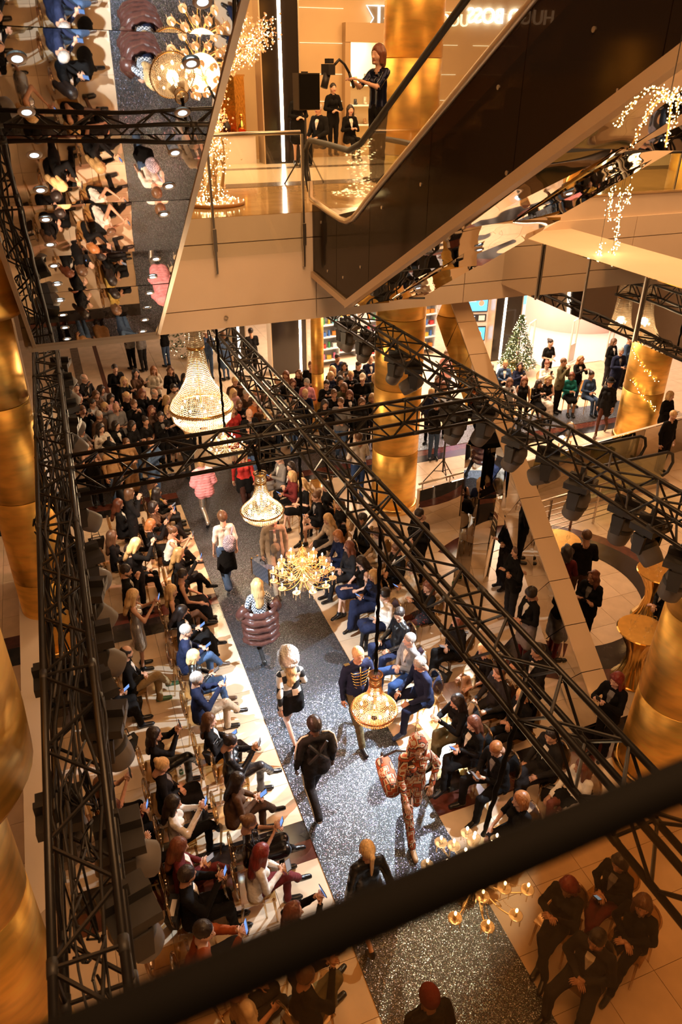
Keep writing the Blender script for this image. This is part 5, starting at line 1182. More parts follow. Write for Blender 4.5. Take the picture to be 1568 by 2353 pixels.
# right rear block facing the cross band
U = [(1126, 842, d(sex='f', hair='bob', hc='grey', tc='charcoal')), (1162, 838, d(sex='f', tc='denim', hair='bun', hc='fair')), (1196, 842, d(sex='f', tc='navy', hair='wavy', hc='dark', arms='up')), (1258, 838, d(sex='f', tc='white', top='blouse', hair='bun', hc='auburn', arms='up')),
     (1172, 878, d(sex='f', tc='silver', top='blouse', hc='brown', arms='up')), (1214, 876, d(sex='f', tc='black', top='tank', hc='auburn')), (1238, 882, d(sex='f', tc='black', tmat=SEQ, tn='black sequin top', hc='dark', bot='skirt', bc='black')), (1254, 872, d(sex='f', tc='black', top='tank', hair='curly', hc='blonde', bot='maxi', bc='white')),
     (1314, 864, d(sex='f', tc='teal', hair='bob', hc='auburn', bot='skirt', bc='black', arms='low')), (1360, 862, d(sex='f', tc='denim', bc='denim', top='blouse', hair='bun', hc='dark', arms='clasp', tn='denim jumpsuit')), (1140, 884, d(sex='m', tc='black'))]
crowd(U, '# from left, right rear seats', 'seated group at right rear', PI - .25, DK, 6, pose='sit', seats=True, jitter=.2)
UT = [(1266, 788, d(sex='f', hair='bun', hc='dark', tc='black', top='tee', bc='black', bot='wide', arms='clasp')), (1298, 832, d(sex='m', tc='olive', top='jacket', hc='brown', arms='face')), (1334, 828, d(sex='f', tc='black', hair='wavy', hc='ginger', arms='up')), (1428, 808, d(sex='m', tc='navy', tn='navy suit with red tie', hair='short', hc='grey', arms='low', bc='navy')),
      (1450, 780, d(sex='m', tc='denim', top='blouse', arms='cross')), (1412, 786, d(sex='f', tc='black', hc='brown')), (1100, 784, d(sex='m', tc='black', hc='dark')), (1108, 806, d(sex='f', tc='maroon', hc='auburn')), (1040, 790), (1530, 905, d(sex='f')), (1548, 955, d(sex='m'))]
crowd(UT, '# from left standing at right rear', 'standing people at right rear', PI + .3, DK, 7)

# ------------------------------------------------------------------ nobody stands inside a neighbour: ease close pairs apart
folk = [o for o in bpy.data.objects if o.name.startswith('person') and o.location.z < .1]
PX = np.array([[o.location.x, o.location.y] for o in folk]); P0 = PX.copy()
sit_ = np.array([o_info[o.name][0]['pel'].z < .7 for o in folk])
# a seated figure fills its lap as well: use two discs, seat and knees
kn = np.array([list((rotz(o_info[o.name][2]) @ Vector((0, .40 if sit_[i] else .0, 0)))[:2]) for i, o in enumerate(folk)])
OBS = [(7.22, 5.45, .92), (6.54, 18.95, .42), (6.75, 14.1, .80), (6.95, 10.75, .72), (14.85, 15.2, .85), (-1.1, 11.6, .7)] + [(B0.x + (B1.x - B0.x) * f, B0.y + (B1.y - B0.y) * f, .52) for f in (0, .08, .16, .24, .32)]
for it in range(60):
    mv = np.zeros_like(PX); cn_ = np.zeros(len(folk))
    discs = [(PX, .21), (PX + kn, .15)]
    for A, ra_ in discs:
        for Bq, rb_ in discs:
            dx_ = A[:, None, :] - Bq[None, :, :]; dist = np.sqrt((dx_ ** 2).sum(2)) + 1e-6; need = ra_ + rb_; ov = np.clip(need - dist, 0, None); np.fill_diagonal(ov, 0)
            mv += (dx_ / dist[..., None] * ov[..., None]).sum(1) * .25
    for x, y, r in OBS:
        dx_ = PX - np.array([x, y]); dist = np.sqrt((dx_ ** 2).sum(1)) + 1e-6; ov = np.clip(r - dist, 0, None); mv += dx_ / dist[:, None] * ov[:, None] * .5
    PX = PX + mv; d_ = PX - P0; l_ = np.sqrt((d_ ** 2).sum(1)) + 1e-9; PX = P0 + d_ * np.minimum(1, .34 / l_)[:, None]
for o, a, b in zip(folk, P0, PX):
    dv = Vector((b[0] - a[0], b[1] - a[1], 0)); o.location += dv
    for q in o_link.get(o.name, []): q.location += dv
# ------------------------------------------------------------------ models on the runway
LEA = LEATH
m1 = person('model walking away in pink puffer jacket worn off the shoulders and silver trousers', 463, 1066, 'stand', .05, 'walk', ('clasp', 'clasp'), 'puffer', 'pink', 'leather', 'silver', 'bun', 'fair', 'f', tmat=CLOTH, bmat=mat('silver_foil', (.6, .55, .5), .25, .8), shoe='black')
m2 = person('model in red top and black mini skirt walking towards the camera beyond the cross truss', 558, 1046, 'stand', PI, 'walk', ('fwd', 'back'), 'sweater', 'red', 'minit', 'black', 'long', 'blonde', 'f', tights=(.05, .02, .015))
m3 = person('model walking away in white T-shirt, black wrap skirt and blue jeans', 511, 1188, 'stand', .0, 'walk', ('down', 'down'), 'tee', 'white', 'wide', 'denim', 'round', 'brown', 'f', shoe='white', scale=1.02)
v, sc, yw = o_info[m3.name]
wr_ = MB().lathe([(.155, .97), (.165, .85), (.19, .62), (.20, .48), (.185, .48), (.16, .80), (.145, .97)], 24); wr_.v = [(x * 1.0, y * .85, z + .03 * math.sin(4 * math.atan2(y, x)) * (z < .6)) for x, y, z in wr_.v]
q = wr_.build('wrap_skirt', CLOTH, m3, True); q.color = (*CN['black'], 1)
bp = thing('backpack', 'lilac checked backpack on the back of the white T-shirt model', 'backpack', to_world(m3, (.05, -.17, 1.02)), yw)
MB().ball((0, -.03, .14), .16, 16, 10, (.85, .55, 1.25)).build('bag_body', pat_mat('lilac_check', 'check', (.24, .20, .30), (.62, .56, .66), 40), bp, True)
MB().tube([(.06, .04, .30), (.11, .10, .42), (.12, .17, .40), (.11, .20, .25)], .018, 6).build('shoulder_strap', mat('lilac_strap', (.4, .35, .45), .7), bp, True)
MB().ball((0, -.115, .10), .07, 12, 8, (1, .35, 1)).build('front_pocket', MATS['lilac_check'], bp, True)
m4 = person('model in pale beige three-piece suit with long grey scarf facing the camera', 628, 1196, 'stand', PI - .1, 'walk', ('hold', 'down'), 'jacket', 'beige', 'trousers', 'beige', 'short', 'brown', 'm', shoe='brown')
for s in (-1, 1):
    q = MB().hexa([(s * .075 - .04, .105, .72), (s * .075 + .04, .105, .72), (s * .075 + .04, .13, .72), (s * .075 - .04, .13, .72), (s * .06 - .035, .085, 1.45), (s * .06 + .035, .085, 1.45), (s * .06 + .035, .11, 1.45), (s * .06 - .035, .11, 1.45)]).build('scarf_end', CLOTH, m4); q.color = (*CN['grey'], 1)
q = MB().hexa([(-.03, .09, 1.05), (.03, .09, 1.05), (.03, .118, 1.05), (-.03, .118, 1.05), (-.03, .075, 1.44), (.03, .075, 1.44), (.03, .10, 1.44), (-.03, .10, 1.44)]).build('waistcoat_front', CLOTH, m4); q.color = (*CN['rose'], 1)
v, sc, yw = o_info[m4.name]
hp_ = to_world(m4, v['hands'][1])
su = thing('suitcase', 'slate-blue striped suitcase carried by the beige-suited model', 'suitcase', (hp_.x, hp_.y, hp_.z - .44), yw + .5)
MB().box((0, 0, .19), (.16, .56, .36)).build('case_body', pat_mat('slate_stripe', 'check', (.10, .12, .17), (.15, .17, .23), 20), su)
MB().tube([(0, -.08, .37), (0, -.07, .42), (0, .07, .42), (0, .08, .37)], .012, 6).build('handle', BLKP, su)
for sx in (-.07, .07):
    for sy in (-.27, .27): MB().box((sx, sy, .19), (.03, .03, .375)).build('corner_guard', BRASS, su)
m5 = person('blonde model walking away in brown puffer coat slipped down over gingham top', 591, 1344, 'stand', .05, 'walk', ('clasp', 'clasp'), 'tee', 'white', 'minit', 'navy', 'long', 'blonde', 'f', tmat=GING, tights='charcoal', scale=1.0)
q = MB(); prof = []
for k in range(5):
    z0 = 1.22 - k * .145
    for t in range(7): a = PI * t / 6; prof.append((.255 + (.02 if k else .0) + .055 * math.sin(a) - .02 * (k == 4) * (t > 3), z0 - .1450 * t / 6))
prof = prof + [(.20, .50), (.19, .9), (.225, 1.2)]
q.lathe(prof, 44); q.v = [(x * (1.0 + .035 * math.sin(7 * math.atan2(y, x) + z * 30) + .02 * math.sin(23 * math.atan2(y, x) + z * 14)), y * .78 * (1.0 + .04 * math.sin(9 * math.atan2(y, x) + z * 9) + .02 * math.sin(19 * math.atan2(y, x))) - .03, z) for x, y, z in q.v]
q = q.build('puffer_coat', LEATH, m5, True); q.color = (.085, .030, .022, 1)
for s in (-1, 1):
    q = MB().tube([(s * .23, -.02, 1.24), (s * .31, .02, 1.10), (s * .30, .12, .98), (s * .18, .24, 1.0)], [.09, .10, .095, .075], 12).build('puffer_sleeve', LEATH, m5, True); q.color = (.085, .030, .022, 1)
m6 = person('model in white fur hat and harlequin jacket with bare legs walking away', 663, 1516, 'stand', .05, 'walk', ('back', 'clasp'), 'jacket', 'cream', 'mini', 'black', 'fur_hat', 'white', 'f', tmat=HARL, skin=(.68, .42, .33), scale=1.02)
q = obj('hair', hair_mesh('wavy'), None, m6); q.matrix_basis = o_info[m6.name][0]['head'] @ Matrix.Scale(.97, 4); q.color = (*HN['blonde'], 1)
m7 = person('model walking away in charcoal tracksuit with white side stripes and crossbody harness', 722, 1664, 'stand', -.02, 'walk', ('down', 'down'), 'jacket', 'charcoal', 'trousers', 'charcoal', 'round', 'dark', 'm', shoe='white', skin=(.10, .05, .03), scale=1.03, shirt='')
WST = mat('white_stripe', (.75, .72, .68), .6)
for s in (-1, 1):
    q = MB().tube([(s * .09, -.01, 1.50), (s * .18, -.015, 1.497), (s * .246, -.02, 1.42), (s * .277, -.03, 1.28), (s * .287, -.03, 1.15)], .014, 5).build('sleeve_stripe', WST, m7, True)
MB().tube([(.185, .05, .80), (.160, .2, .52), (.128, .28, .30), (.110, .33, .14)], .013, 5).build('leg_stripe', WST, m7, True); MB().tube([(-.185, 0, .80), (-.158, .02, .52), (-.130, -.14, .36), (-.112, -.28, .22)], .013, 5).build('leg_stripe', WST, m7, True)
for a, b in (((-.12, -.135, 1.45), (.13, -.14, 1.12)), ((.12, -.135, 1.45), (-.13, -.14, 1.12))): MB().tube([a, ((a[0] + b[0]) / 2, -.165, 1.28), b], .02, 5).build('harness_strap', BLKP, m7)
m8 = person('model in navy marching jacket with gold braid and cropped blond hair', 824, 1506, 'stand', PI + .05, 'walk', ('fwd', 'down'), 'jacket', 'navy', 'trousers', 'olive', 'short', 'blonde', 'm', shoe='black', scale=1.02, shirt='')
for k in range(7):
    z = 1.03 + k * .058; w_ = .055 + .012 * k
    for s in (-1, 1): MB().tube([(s * .008, .135, z), (s * w_, .128, z + .012), (s * (w_ + .025), .105, z + .03)], .009, 5).build('gold_braid', BRASS, m8, True)
MB().tube([(0, .14, 1.0), (0, .128, 1.24), (0, .10, 1.46)], .012, 5).build('button_placket', BRASS, m8, True)
for s in (-1, 1): MB().box((s * .165, -.005, 1.475), (.08, .05, .016)).build('epaulette', BRASS, m8)
m9 = person('hooded model in orange patchwork tracksuit leaning forward', 960, 1716, 'stand', PI - .15, 'walk', ('hip', 'fwd'), 'jacket', 'rust', 'trousers', 'rust', 'hood', 'rust', 'f', tmat=ORNG, bmat=ORNG, hmat=ORNG, lean=.18, shoe='tan', scale=1.08, shirt='')
v, sc, yw = o_info[m9.name]; hp_ = to_world(m9, (.27, -.12, 1.0))
du = thing('duffel_bag', 'orange patchwork duffel bag on the hip of the hooded model', 'bag', (hp_.x, hp_.y, hp_.z - .1), yw)
q = MB(); q.tube([(0, -.27, 0), (0, -.25, 0), (0, -.1, .0), (0, .12, 0), (0, .27, 0), (0, .29, 0)], [.08, .105, .115, .115, .105, .08], 18).build('bag_body', ORNG, du, True)
MB().tube([(0, -.2, .15), (-.12, -.05, .40), (-.22, .03, .45)], .016, 6).build('strap', BLKP, du, True); MB().tube([(0, -.292, -.12), (0, -.30, 0), (0, -.292, .12)], .02, 6).build('end_patch', BLKP, du, True)
m10 = person('blonde model with low ponytail in black leather jacket walking away at the rail', 843, 1952, 'stand', .05, 'walk', ('down', 'back'), 'jacket', 'black', 'mini', 'black', 'ponytail', 'blonde', 'f', tmat=LEATH, bmat=LEATH, scale=1.02)
m11 = person('model in dark red beanie and black jacket at the bottom of the runway', 985, 2290, 'stand', 0, 'walk', ('down', 'down'), 'jacket', 'black', 'trousers', 'black', 'beanie', 'maroon', 'm')
m12 = person('model in black coat, hat and tall brown boots on the far cross band', 1403, 880, 'stand', PI / 2 + .6, 'walk', ('down', 'down'), 'jacket', 'black', 'minit', 'black', 'brim_hat', 'black', 'f', tights=(.10, .035, .02), shoe='brown')
m13 = person('person in white shirt and blue jeans seen from behind by the gold column', 824, 1004, 'stand', .1, 'still', 'clasp', 'tee', 'white', 'trousers', 'blue', 'short', 'brown', 'm', scale=1.05)
# ------------------------------------------------------------------ upper level: shops, signs, people
def text_mesh(t, size, ext=.02, mirror=False):
    c = bpy.data.curves.new('lettering', 'FONT'); c.body = t; c.size = size; c.extrude = ext; c.align_x = 'CENTER'; c.align_y = 'CENTER'
    o = bpy.data.objects.new('lettering', c); COL.objects.link(o); bpy.context.view_layer.update()
    me = bpy.data.meshes.new_from_object(o.evaluated_get(bpy.context.evaluated_depsgraph_get())); bpy.data.objects.remove(o); bpy.data.curves.remove(c)
    me.materials.clear()
    if mirror:
        me.transform(Matrix.Scale(-1, 4, (1, 0, 0))); me.flip_normals()
    return me
WALLC = mat('cream_wall_panel', (.62, .42, .22), .5, noise=.04, nscale=1.5)
YW = 22.0; ZU = ZS1
wb = struct(MB().box((3.0, YW + .3, 9.5), (11.0, .3, 5.2)).build('wall_back', WALLC), 'cream panelled wall of the upper shops')
MB().box((17.6, YW + .3, 9.5), (14.4, .3, 5.2)).build('wall_panel', WALLC, wb); MB().box((9.45, YW + .3, 11.1), (1.9, .3, 1.9)).build('wall_panel', WALLC, wb)
for z in (8.35, 9.0, 9.72, 10.5):
    for x0 in (6.9, 10.4, 12.4, 14.4): MB().box((x0 + .85, YW + .14, z), (1.5, .02, .012)).build('light_joint', glow('joint_light', (1, .75, .42), 1.1), wb)
dr = struct(MB().box((8.55, YW + .05, 8.55), (.16, .3, 3.0)).build('door_1', mat('door_stone', (.5, .33, .17), .5)), 'stone door surround of the lit shop')
MB().box((10.35, YW + .05, 8.55), (.16, .3, 3.0)).build('jamb', MATS['door_stone'], dr); MB().box((9.45, YW + .05, 9.97), (1.96, .34, .44)).build('lintel', MATS['door_stone'], dr)
sh = struct(MB().box((9.45, YW + 3.2, 8.6), (4.0, .1, 3.2)).build('wall_shop', mat('lit_shop_wall', (.95, .78, .50), .6)), 'bright shop back wall seen through the doorway')
area('shop_light_panel', (9.45, YW + 2.0, 10.0), 2.0, 190, (1, .74, .42))
for k in range(3):
    t = tag(MB().box((9.5, YW + 2.9, 7.6 + k * .55), (2.2, .5, .04)).build('shop_shelf', WHITEP), '%s glass shelf in the lit shop' % ('lowest', 'middle', 'highest')[k], 'shelf', 'shelves in the lit shop')
    for j in range(6):
        hgt = (.22, .3, .16)[(j + k) % 3]
        b = thing('boot', 'dark boot on the %s shop shelf, %s from left' % (('lowest', 'middle', 'highest')[k], ordn(j)), 'boot', (8.65 + j * .33, YW + 2.88, 7.62 + k * .55), 0, 'boots on the shop shelves')
        mm = (BLKP, mat('tan_suede', (.35, .18, .07), .8), mat('cream_suede', (.6, .48, .33), .8))[(j * 2 + k) % 3]
        MB().cone((0, 0, 0), (0, 0, hgt), .055, .05, 8).build('shaft', mm, b, True); MB().ball((0, -.07, .035), .05, 8, 5, (.9, 1.7, .7)).build('foot', mm, b, True)
def sign(label, px, py, txt, size, Y=YW + .1, mirror=True, col=(.85, .95, 1.0), s=5, ext=.03):
    p = aty(px, py, Y); o = obj('shop_sign', text_mesh(txt, size, ext, mirror), glow('sign_glow_%d' % int(s * 10), col, s)); o.location = p; o.rotation_euler = (PI / 2, 0, 0); return tag(o, label, 'sign')
sign('white glowing shop sign lettering seen reversed above the right shop', 1176, 40, 'HUGO BOSS', .52)
sign('outlined shop lettering seen reversed right of the handrail', 1045, 48, 'UGG', .42, s=1.5, col=(1, .8, .5))
p = aty(870, 42, YW + .1); sg = thing('shop_sign', 'bow-tie shaped glowing shop emblem above the doorway', 'sign', p)
for s in (-1, 1):
    MB().add([(s * .03, -.03, .26), (s * .34, -.03, .26), (s * .14, -.03, 0), (s * .34, -.03, -.26), (s * .03, -.03, -.26)] + [(s * .03, 0, .26), (s * .34, 0, .26), (s * .14, 0, 0), (s * .34, 0, -.26), (s * .03, 0, -.26)],
             [(0, 1, 2, 3, 4) if s < 0 else (4, 3, 2, 1, 0), (0, 1, 6, 5), (1, 2, 7, 6), (2, 3, 8, 7), (3, 4, 9, 8), (4, 0, 5, 9)]).build('emblem_half', mat('emblem_dark', (.25, .2, .14), .4), sg)
    MB().tube([(s * .02, -.04, .28), (s * .37, -.04, .28), (s * .16, -.04, 0), (s * .37, -.04, -.28), (s * .02, -.04, -.28), (s * .02, -.04, .28)], .014, 5).build('emblem_outline', glow('emblem_glow', (.8, .95, 1), 5), sg)
# black light pillars
def light_pillar(label, x, y, z0, z1, wdt=.95, off=0.0, dpt=.5):
    t = thing('light_pillar', label, 'pillar', (x, y, z0))
    MB().box((0, 0, (z1 - z0) / 2), (wdt, dpt, z1 - z0)).build('pillar_body', mat('black_gloss', (.02, .014, .010), .12), t)
    MB().box((off, -dpt / 2 - .01, (z1 - z0) / 2), (.075, .03, z1 - z0 - .1)).build('led_strip', LEDW, t)
    for s in (-1, 1): MB().box((s * wdt / 2, -.01, (z1 - z0) / 2), (.03, dpt + .02, z1 - z0)).build('corner_trim', EDGE, t)
    return t
light_pillar('black pillar with white light strip on the upper level', 5.98, 20.0, ZU + .0, 11.8)
light_pillar('black pillar with light strip far right on the upper level', 16.2, 20.4, ZU, 12.0)
light_pillar('black pillar with light strip beside the slim gold pole', 7.15, 23.9, 0, 5.25, 1.25, .4)
light_pillar('slim dark pillar with light strip behind the long truss', 5.7, 25.2, 0, 5.25, .5, 0)
light_pillar('dark pillar with light strip behind the Christmas tree', 14.9, 22.6, 0, 5.25, 1.1, -.15)
light_pillar('dark pillar with slanting light strip behind the left gold column', -1.75, 23.4, 0, 5.25, .9, .38)
# window display with low counter on the upper level
ct = thing('display_counter', 'low cream display counter with red cloth on the upper level', 'counter', (3.55, 20.3, ZU))
MB().box((0, 0, .32), (3.6, .6, .64)).build('counter_body', WHITEP, ct); MB().box((0, 0, .66), (3.5, .7, .05)).build('red_cloth', mat('red_velvet', (.45, .03, .02), .8), ct)
for k in range(9):
    b = thing('gift_item', '%s ornament from left on the red display cloth' % ordn(k), 'ornament', (2.2 + k * .36, 20.25 + .1 * (k % 2), ZU + .69), 0, 'ornaments on the upper display')
    mm = (GOLDS, mat('red_gloss', (.5, .03, .02), .2), mat('green_gloss', (.04, .2, .06), .3), BLKP)[k % 4]
    MB().lathe([(.02, 0), (.09, .02), (.10, .15), (.05, .24), (.035, .3), (.045, .33)], 12).build('ornament_body', mm, b, True); MB().ball((0, 0, .37), .05, 8, 6).build('ornament_top', GOLDS, b, True)
GW = mat('gold_foil_wrap', (.9, .5, .1), .25, 1.0, noise=.3, nscale=14, bump=.4)
for k in range(5):
    b = thing('display_plinth', '%s gold display block from left behind the red cloth' % ordn(k), 'plinth', (2.6 + k * .62, 21.0 + .15 * (k % 2), ZU), .2 * k, 'gold display blocks')
    hh_ = (1.7, 2.3, 1.4, 2.6, 1.9)[k]; MB().box((0, 0, hh_ / 2), (.5, .4, hh_)).build('block_body', GW, b); MB().box((0, 0, hh_ + .02), (.54, .44, .04)).build('block_top', BRASS, b)
    if k % 2: MB().lathe([(.06, 0), (.14, .06), (.10, .25), (.16, .42), (.02, .5)], 14).build('vase', mat('red_gloss', (.5, .03, .02), .2), b, True, (0, 0, hh_ + .04))
# people of the upper level
person('shop assistant in black with tied dark hair beside the doorway', 757, 222, 'stand', PI, 'still', 'clasp', 'jacket', 'black', 'trousers', 'black', 'ponytail', 'dark', 'f', z=ZU, pos=Vector((7.85, 21.2, 0)), scale=1.0)
person('man in dark suit and white shirt inside the lit doorway', 857, 215, 'stand', PI + .5, 'still', 'clasp', 'jacket', 'black', 'trousers', 'black', 'short', 'dark', 'm', z=ZU, pos=Vector((9.2, 21.0, 0)))
person('person with long dark hair seated low by the doorway', 781, 260, 'sit', PI, 'flat', 'low', 'jacket', 'black', 'trousers', 'black', 'long', 'dark', 'f', z=ZU, pos=Vector((7.95, 20.2, 0)))
person('grey-haired person in dark coat sitting behind the balustrade', 720, 262, 'sit', PI / 2 + .6, 'flat', 'lap', 'coat', 'black', 'trousers', 'black', 'balding', 'grey', 'm', z=ZU, pos=Vector((6.75, 19.2, 0)))
person('bald person in grey seen over the glass counter', 832, 258, 'sit', PI, 'flat', 'lap', 'jacket', 'grey', 'trousers', 'black', 'balding', 'grey', 'm', z=ZU, pos=Vector((8.7, 20.0, 0)))
person('dark-clothed person beside the loudspeaker on the upper level', 655, 265, 'stand', PI, 'still', 'clasp', 'jacket', 'black', 'dress', 'black', 'bob', 'dark', 'f', z=ZU, pos=Vector((6.2, 19.2, 0)))
cw = person('camera operator with brown bob hair holding a gimbal on the escalator', 942, 150, 'stand', PI / 2 + .35, 'still', 'gimbal', 'tee', 'navy', 'trousers', 'black', 'bob', 'auburn', 'f', z=7.55, pos=Vector((5.0, 11.55, 0)), tmat=SEQ, scale=1.04, head=(0, .05))
v, sc, yw = o_info[cw.name]; hpz = to_world(cw, (v['hands'][0] + v['hands'][1]) / 2)
gb = thing('camera_gimbal', 'black camera on a handheld gimbal of the escalator operator', 'camera', hpz, yw)
MB().cyl((0, -.06, -.12), (0, .03, .06), .022, 10).build('grip', BLKP, gb, True)
MB().tube([(0, .03, .06), (.03, .10, .17), (.0, .22, .22), (0, .30, .16)], .018, 8).build('gimbal_arm', BLKP, gb, True)
cb = MB().box((0, .42, .10), (.16, .12, .13)).build('camera_body', BLKP, gb); MB().cyl((0, .44, .05), (0, .50, -.12), .05, 14).build('camera_lens_barrel', BLKP, cb, True); MB().box((0, .40, .20), (.1, .08, .06)).build('viewfinder', BLKP, cb)
# loudspeaker on a tripod
def speaker_stand(label, x, y, z, top, lab2, w_=.42, h_=.55):
    t = thing('speaker_tripod', label, 'stand', (x, y, z))
    MB().cyl((0, 0, .35), (0, 0, top), .022, 10).build('pole', BLKP, t, True); MB().cyl((0, 0, .62), (0, 0, .74), .035, 10).build('collar', BLKP, t, True)
    for k in range(3):
        a = k * 2 * PI / 3 + .4; MB().cyl((0, 0, .70), (.48 * math.cos(a), .48 * math.sin(a), .0), .014, 6).build('leg', BLKP, t); MB().cyl((0, 0, .38), (.24 * math.cos(a), .24 * math.sin(a), .35), .010, 6).build('brace', BLKP, t)
    s = thing('loudspeaker', lab2, 'speaker', (x, y, z + top), .3)
    MB().hexa([(-w_ / 2, -.15, 0), (w_ / 2, -.15, 0), (w_ / 2 - .08, .16, 0), (-w_ / 2 + .08, .16, 0), (-w_ / 2, -.15, h_), (w_ / 2, -.15, h_), (w_ / 2 - .08, .16, h_), (-w_ / 2 + .08, .16, h_)]).build('cabinet', BLKP, s)
    MB().box((0, -.158, h_ / 2), (w_ - .04, .012, h_ - .04)).build('grille', BLKM, s); MB().box((0, .0, h_ + .01), (.14, .03, .03)).build('handle', BLKP, s)
p = aty(692, 410, 15.6); speaker_stand('black tripod stand on the upper level floor', 5.2, 15.6, ZU, 1.35, 'black loudspeaker on the upper level tripod', .50, .62)
p = at(958, 1110); speaker_stand('black speaker pole stand behind the mirrored parapet', 8.35, 14.6, 0, 1.75, 'black loudspeaker on a pole near the middle gold column', .40, .55)
# ------------------------------------------------------------------ far ground-floor shops
wf = struct(MB().box((5, 31.0, 2.6), (30, .2, 5.3)).build('wall_far', mat('far_wall', (.30, .19, .11), .6)), 'far wall of the concourse')
wr2 = struct(MB().box((26, 20, 4.5), (.2, 30, 9)).build('wall_right', mat('far_wall', (.30, .19, .11), .6)), 'right wall of the hall')
wl2 = struct(MB().box((-5.6, 14, 4.5), (.2, 36, 9)).build('wall_outer_left', mat('far_wall', (.30, .19, .11), .6)), 'outer left wall of the hall')
SHW = mat('white_shop_unit', (.62, .64, .68), .5)
PC = [mat('product_%s' % n, c, .4) for n, c in (('blue', (.05, .16, .5)), ('red', (.5, .04, .04)), ('yellow', (.6, .4, .05)), ('green', (.05, .3, .1)), ('pink', (.55, .15, .3)), ('white', (.7, .7, .7)), ('orange', (.55, .2, .03)), ('cyan', (.1, .4, .5)))]
area('shop_light_panel', (10.4, 24.6, 4.9), 3.0, 170, (.85, .9, 1.0))
prods = [MB().box((0, 0, .07), (.16, .12, .14)).mesh('product_box') for _ in PC]
for me, mm in zip(prods, PC): setmat(me, mm)
prods2 = [MB().cone((0, 0, 0), (0, 0, .2), .05, .045, 8).mesh('product_can') for _ in PC]
for me, mm in zip(prods2, PC): setmat(me, mm)
qr = random.Random(4)
for u in range(5):
    bx, by = 8.6 + u * .95, 24.0 + (u % 2) * .7
    t = thing('shop_gondola', '%s white shelf unit from left in the bright toy shop' % ordn(u), 'shelf', (bx, by, 0), .1, 'shelf units of the bright shop')
    MB().box((0, .25, 1.0), (.9, .05, 2.0)).build('back_panel', SHW, t)
    for k in range(5): MB().box((0, .02, .25 + k * .42), (.9, .46, .03)).build('shelf_board', SHW, t)
    for s in (-1, 1): MB().box((s * .45, .05, 1.0), (.03, .42, 2.0)).build('side_panel', SHW, t)
    for k in range(5):
        for j in range(4):
            me = qr.choice(prods + prods2); lp = rotz(.1) @ Vector((-.32 + j * .21, -.05, 0))
            o = obj('shop_product', me, None, None, (bx + lp.x, by + lp.y, .265 + k * .42), qr.uniform(-.3, .3)); tag(o, 'small colourful package on the bright shop shelves', 'package', 'packages on the bright shop shelves')
# ticket kiosk with screens
ky = thing('screen_kiosk', 'orange-edged kiosk with stacked blue screens beside the dark pillar', 'kiosk', (13.75, 22.9, 0), -.25)
MB().box((0, .15, 1.75), (1.35, .3, 3.5)).build('kiosk_body', mat('pale_panel', (.62, .55, .52), .4), ky)
for s in (-1, 1): MB().box((s * .72, .12, 1.75), (.09, .36, 3.5)).build('wood_edge', mat('orange_wood', (.30, .11, .035), .35), ky)
for z, h_, nm in ((2.95, .55, 0), (2.05, .55, 1), (.95, .45, 0)):
    f_ = MB().box((0, -.02, z), (1.1, .05, h_ + .08)).build('screen_frame', BLKP, ky); MB().box((0, -.05, z), (1.04, .01, h_)).build('screen', glow('kiosk_screen_%d' % nm, ((.10, .45, .9), (.12, .40, .85))[nm], 2.0), f_)
    MB().box((-.15, -.057, z + .08), (.5, .004, .05)).build('screen_line', glow('screen_text', (.9, .95, 1), 2.0), f_); MB().lathe([(0, 0), (.1, 0)], 16).build('screen_emblem', glow('screen_red', (.9, .25, .12), 1.6), f_, False, (.3, -.058, z)).rotation_euler = (PI / 2, 0, 0)
pn = MB().box((0, -.03, 1.52), (1.05, .03, .26)).build('name_plate', mat('dark_plate', (.02, .02, .03), .3), ky)
o = obj('lettering', text_mesh('ULZE', .2, .006), glow('plate_text', (.9, .95, 1), 2.5), pn, (-.12, -.05, 1.52)); o.rotation_euler = (PI / 2, 0, 0)
MB().box((.36, -.05, 1.52), (.22, .01, .18)).build('barcode_tile', WHITEP, pn)
nl = tag(MB().box((13.75, 22.92, 3.545), (2.4, .07, .09)).build('neon_tube', glow('magenta_neon', (.9, .12, .75), 6)), 'magenta neon tube above the kiosk', 'neon light')
# pale shop interior at right rear: white floor, curved counter, gates
ps = struct(MB().box((20.5, 25.5, .012), (9.4, 9.0, .02)).build('floor_shop', mat('pale_shop_floor', (.88, .74, .66), .25)), 'pale shop floor at right rear')
area('soffit_light_panel', (20, 25.5, 4.8), 5, 150, (1.0, .82, .72), sy=5)
cc = thing('curved_counter', 'pale pink curved counter wall in the bright shop', 'counter', (20.6, 26.0, 0))
n = 26; vs = []
for i in range(n + 1):
    a = PI * .98 + (PI * .95) * i / n
    for r in (2.35, 2.25): vs += [(r * math.cos(a), r * math.sin(a), .0), (r * math.cos(a), r * math.sin(a), 1.35)]
fs = []
for i in range(n): a = 4 * i; b = a + 4; fs += [(a, b, b + 1, a + 1), (a + 2, a + 3, b + 3, b + 2), (a + 1, b + 1, b + 3, a + 3)]
MB().add(vs, fs).build('counter_wall', mat('pink_counter', (.80, .58, .50), .4), cc, True)
MB().prism([(2.3 * math.cos(PI * .98 + PI * .95 * i / n), 2.3 * math.sin(PI * .98 + PI * .95 * i / n)) for i in range(n + 1)], 1.3, 1.36).build('counter_top', mat('pale_top', (.85, .75, .68), .3), cc)
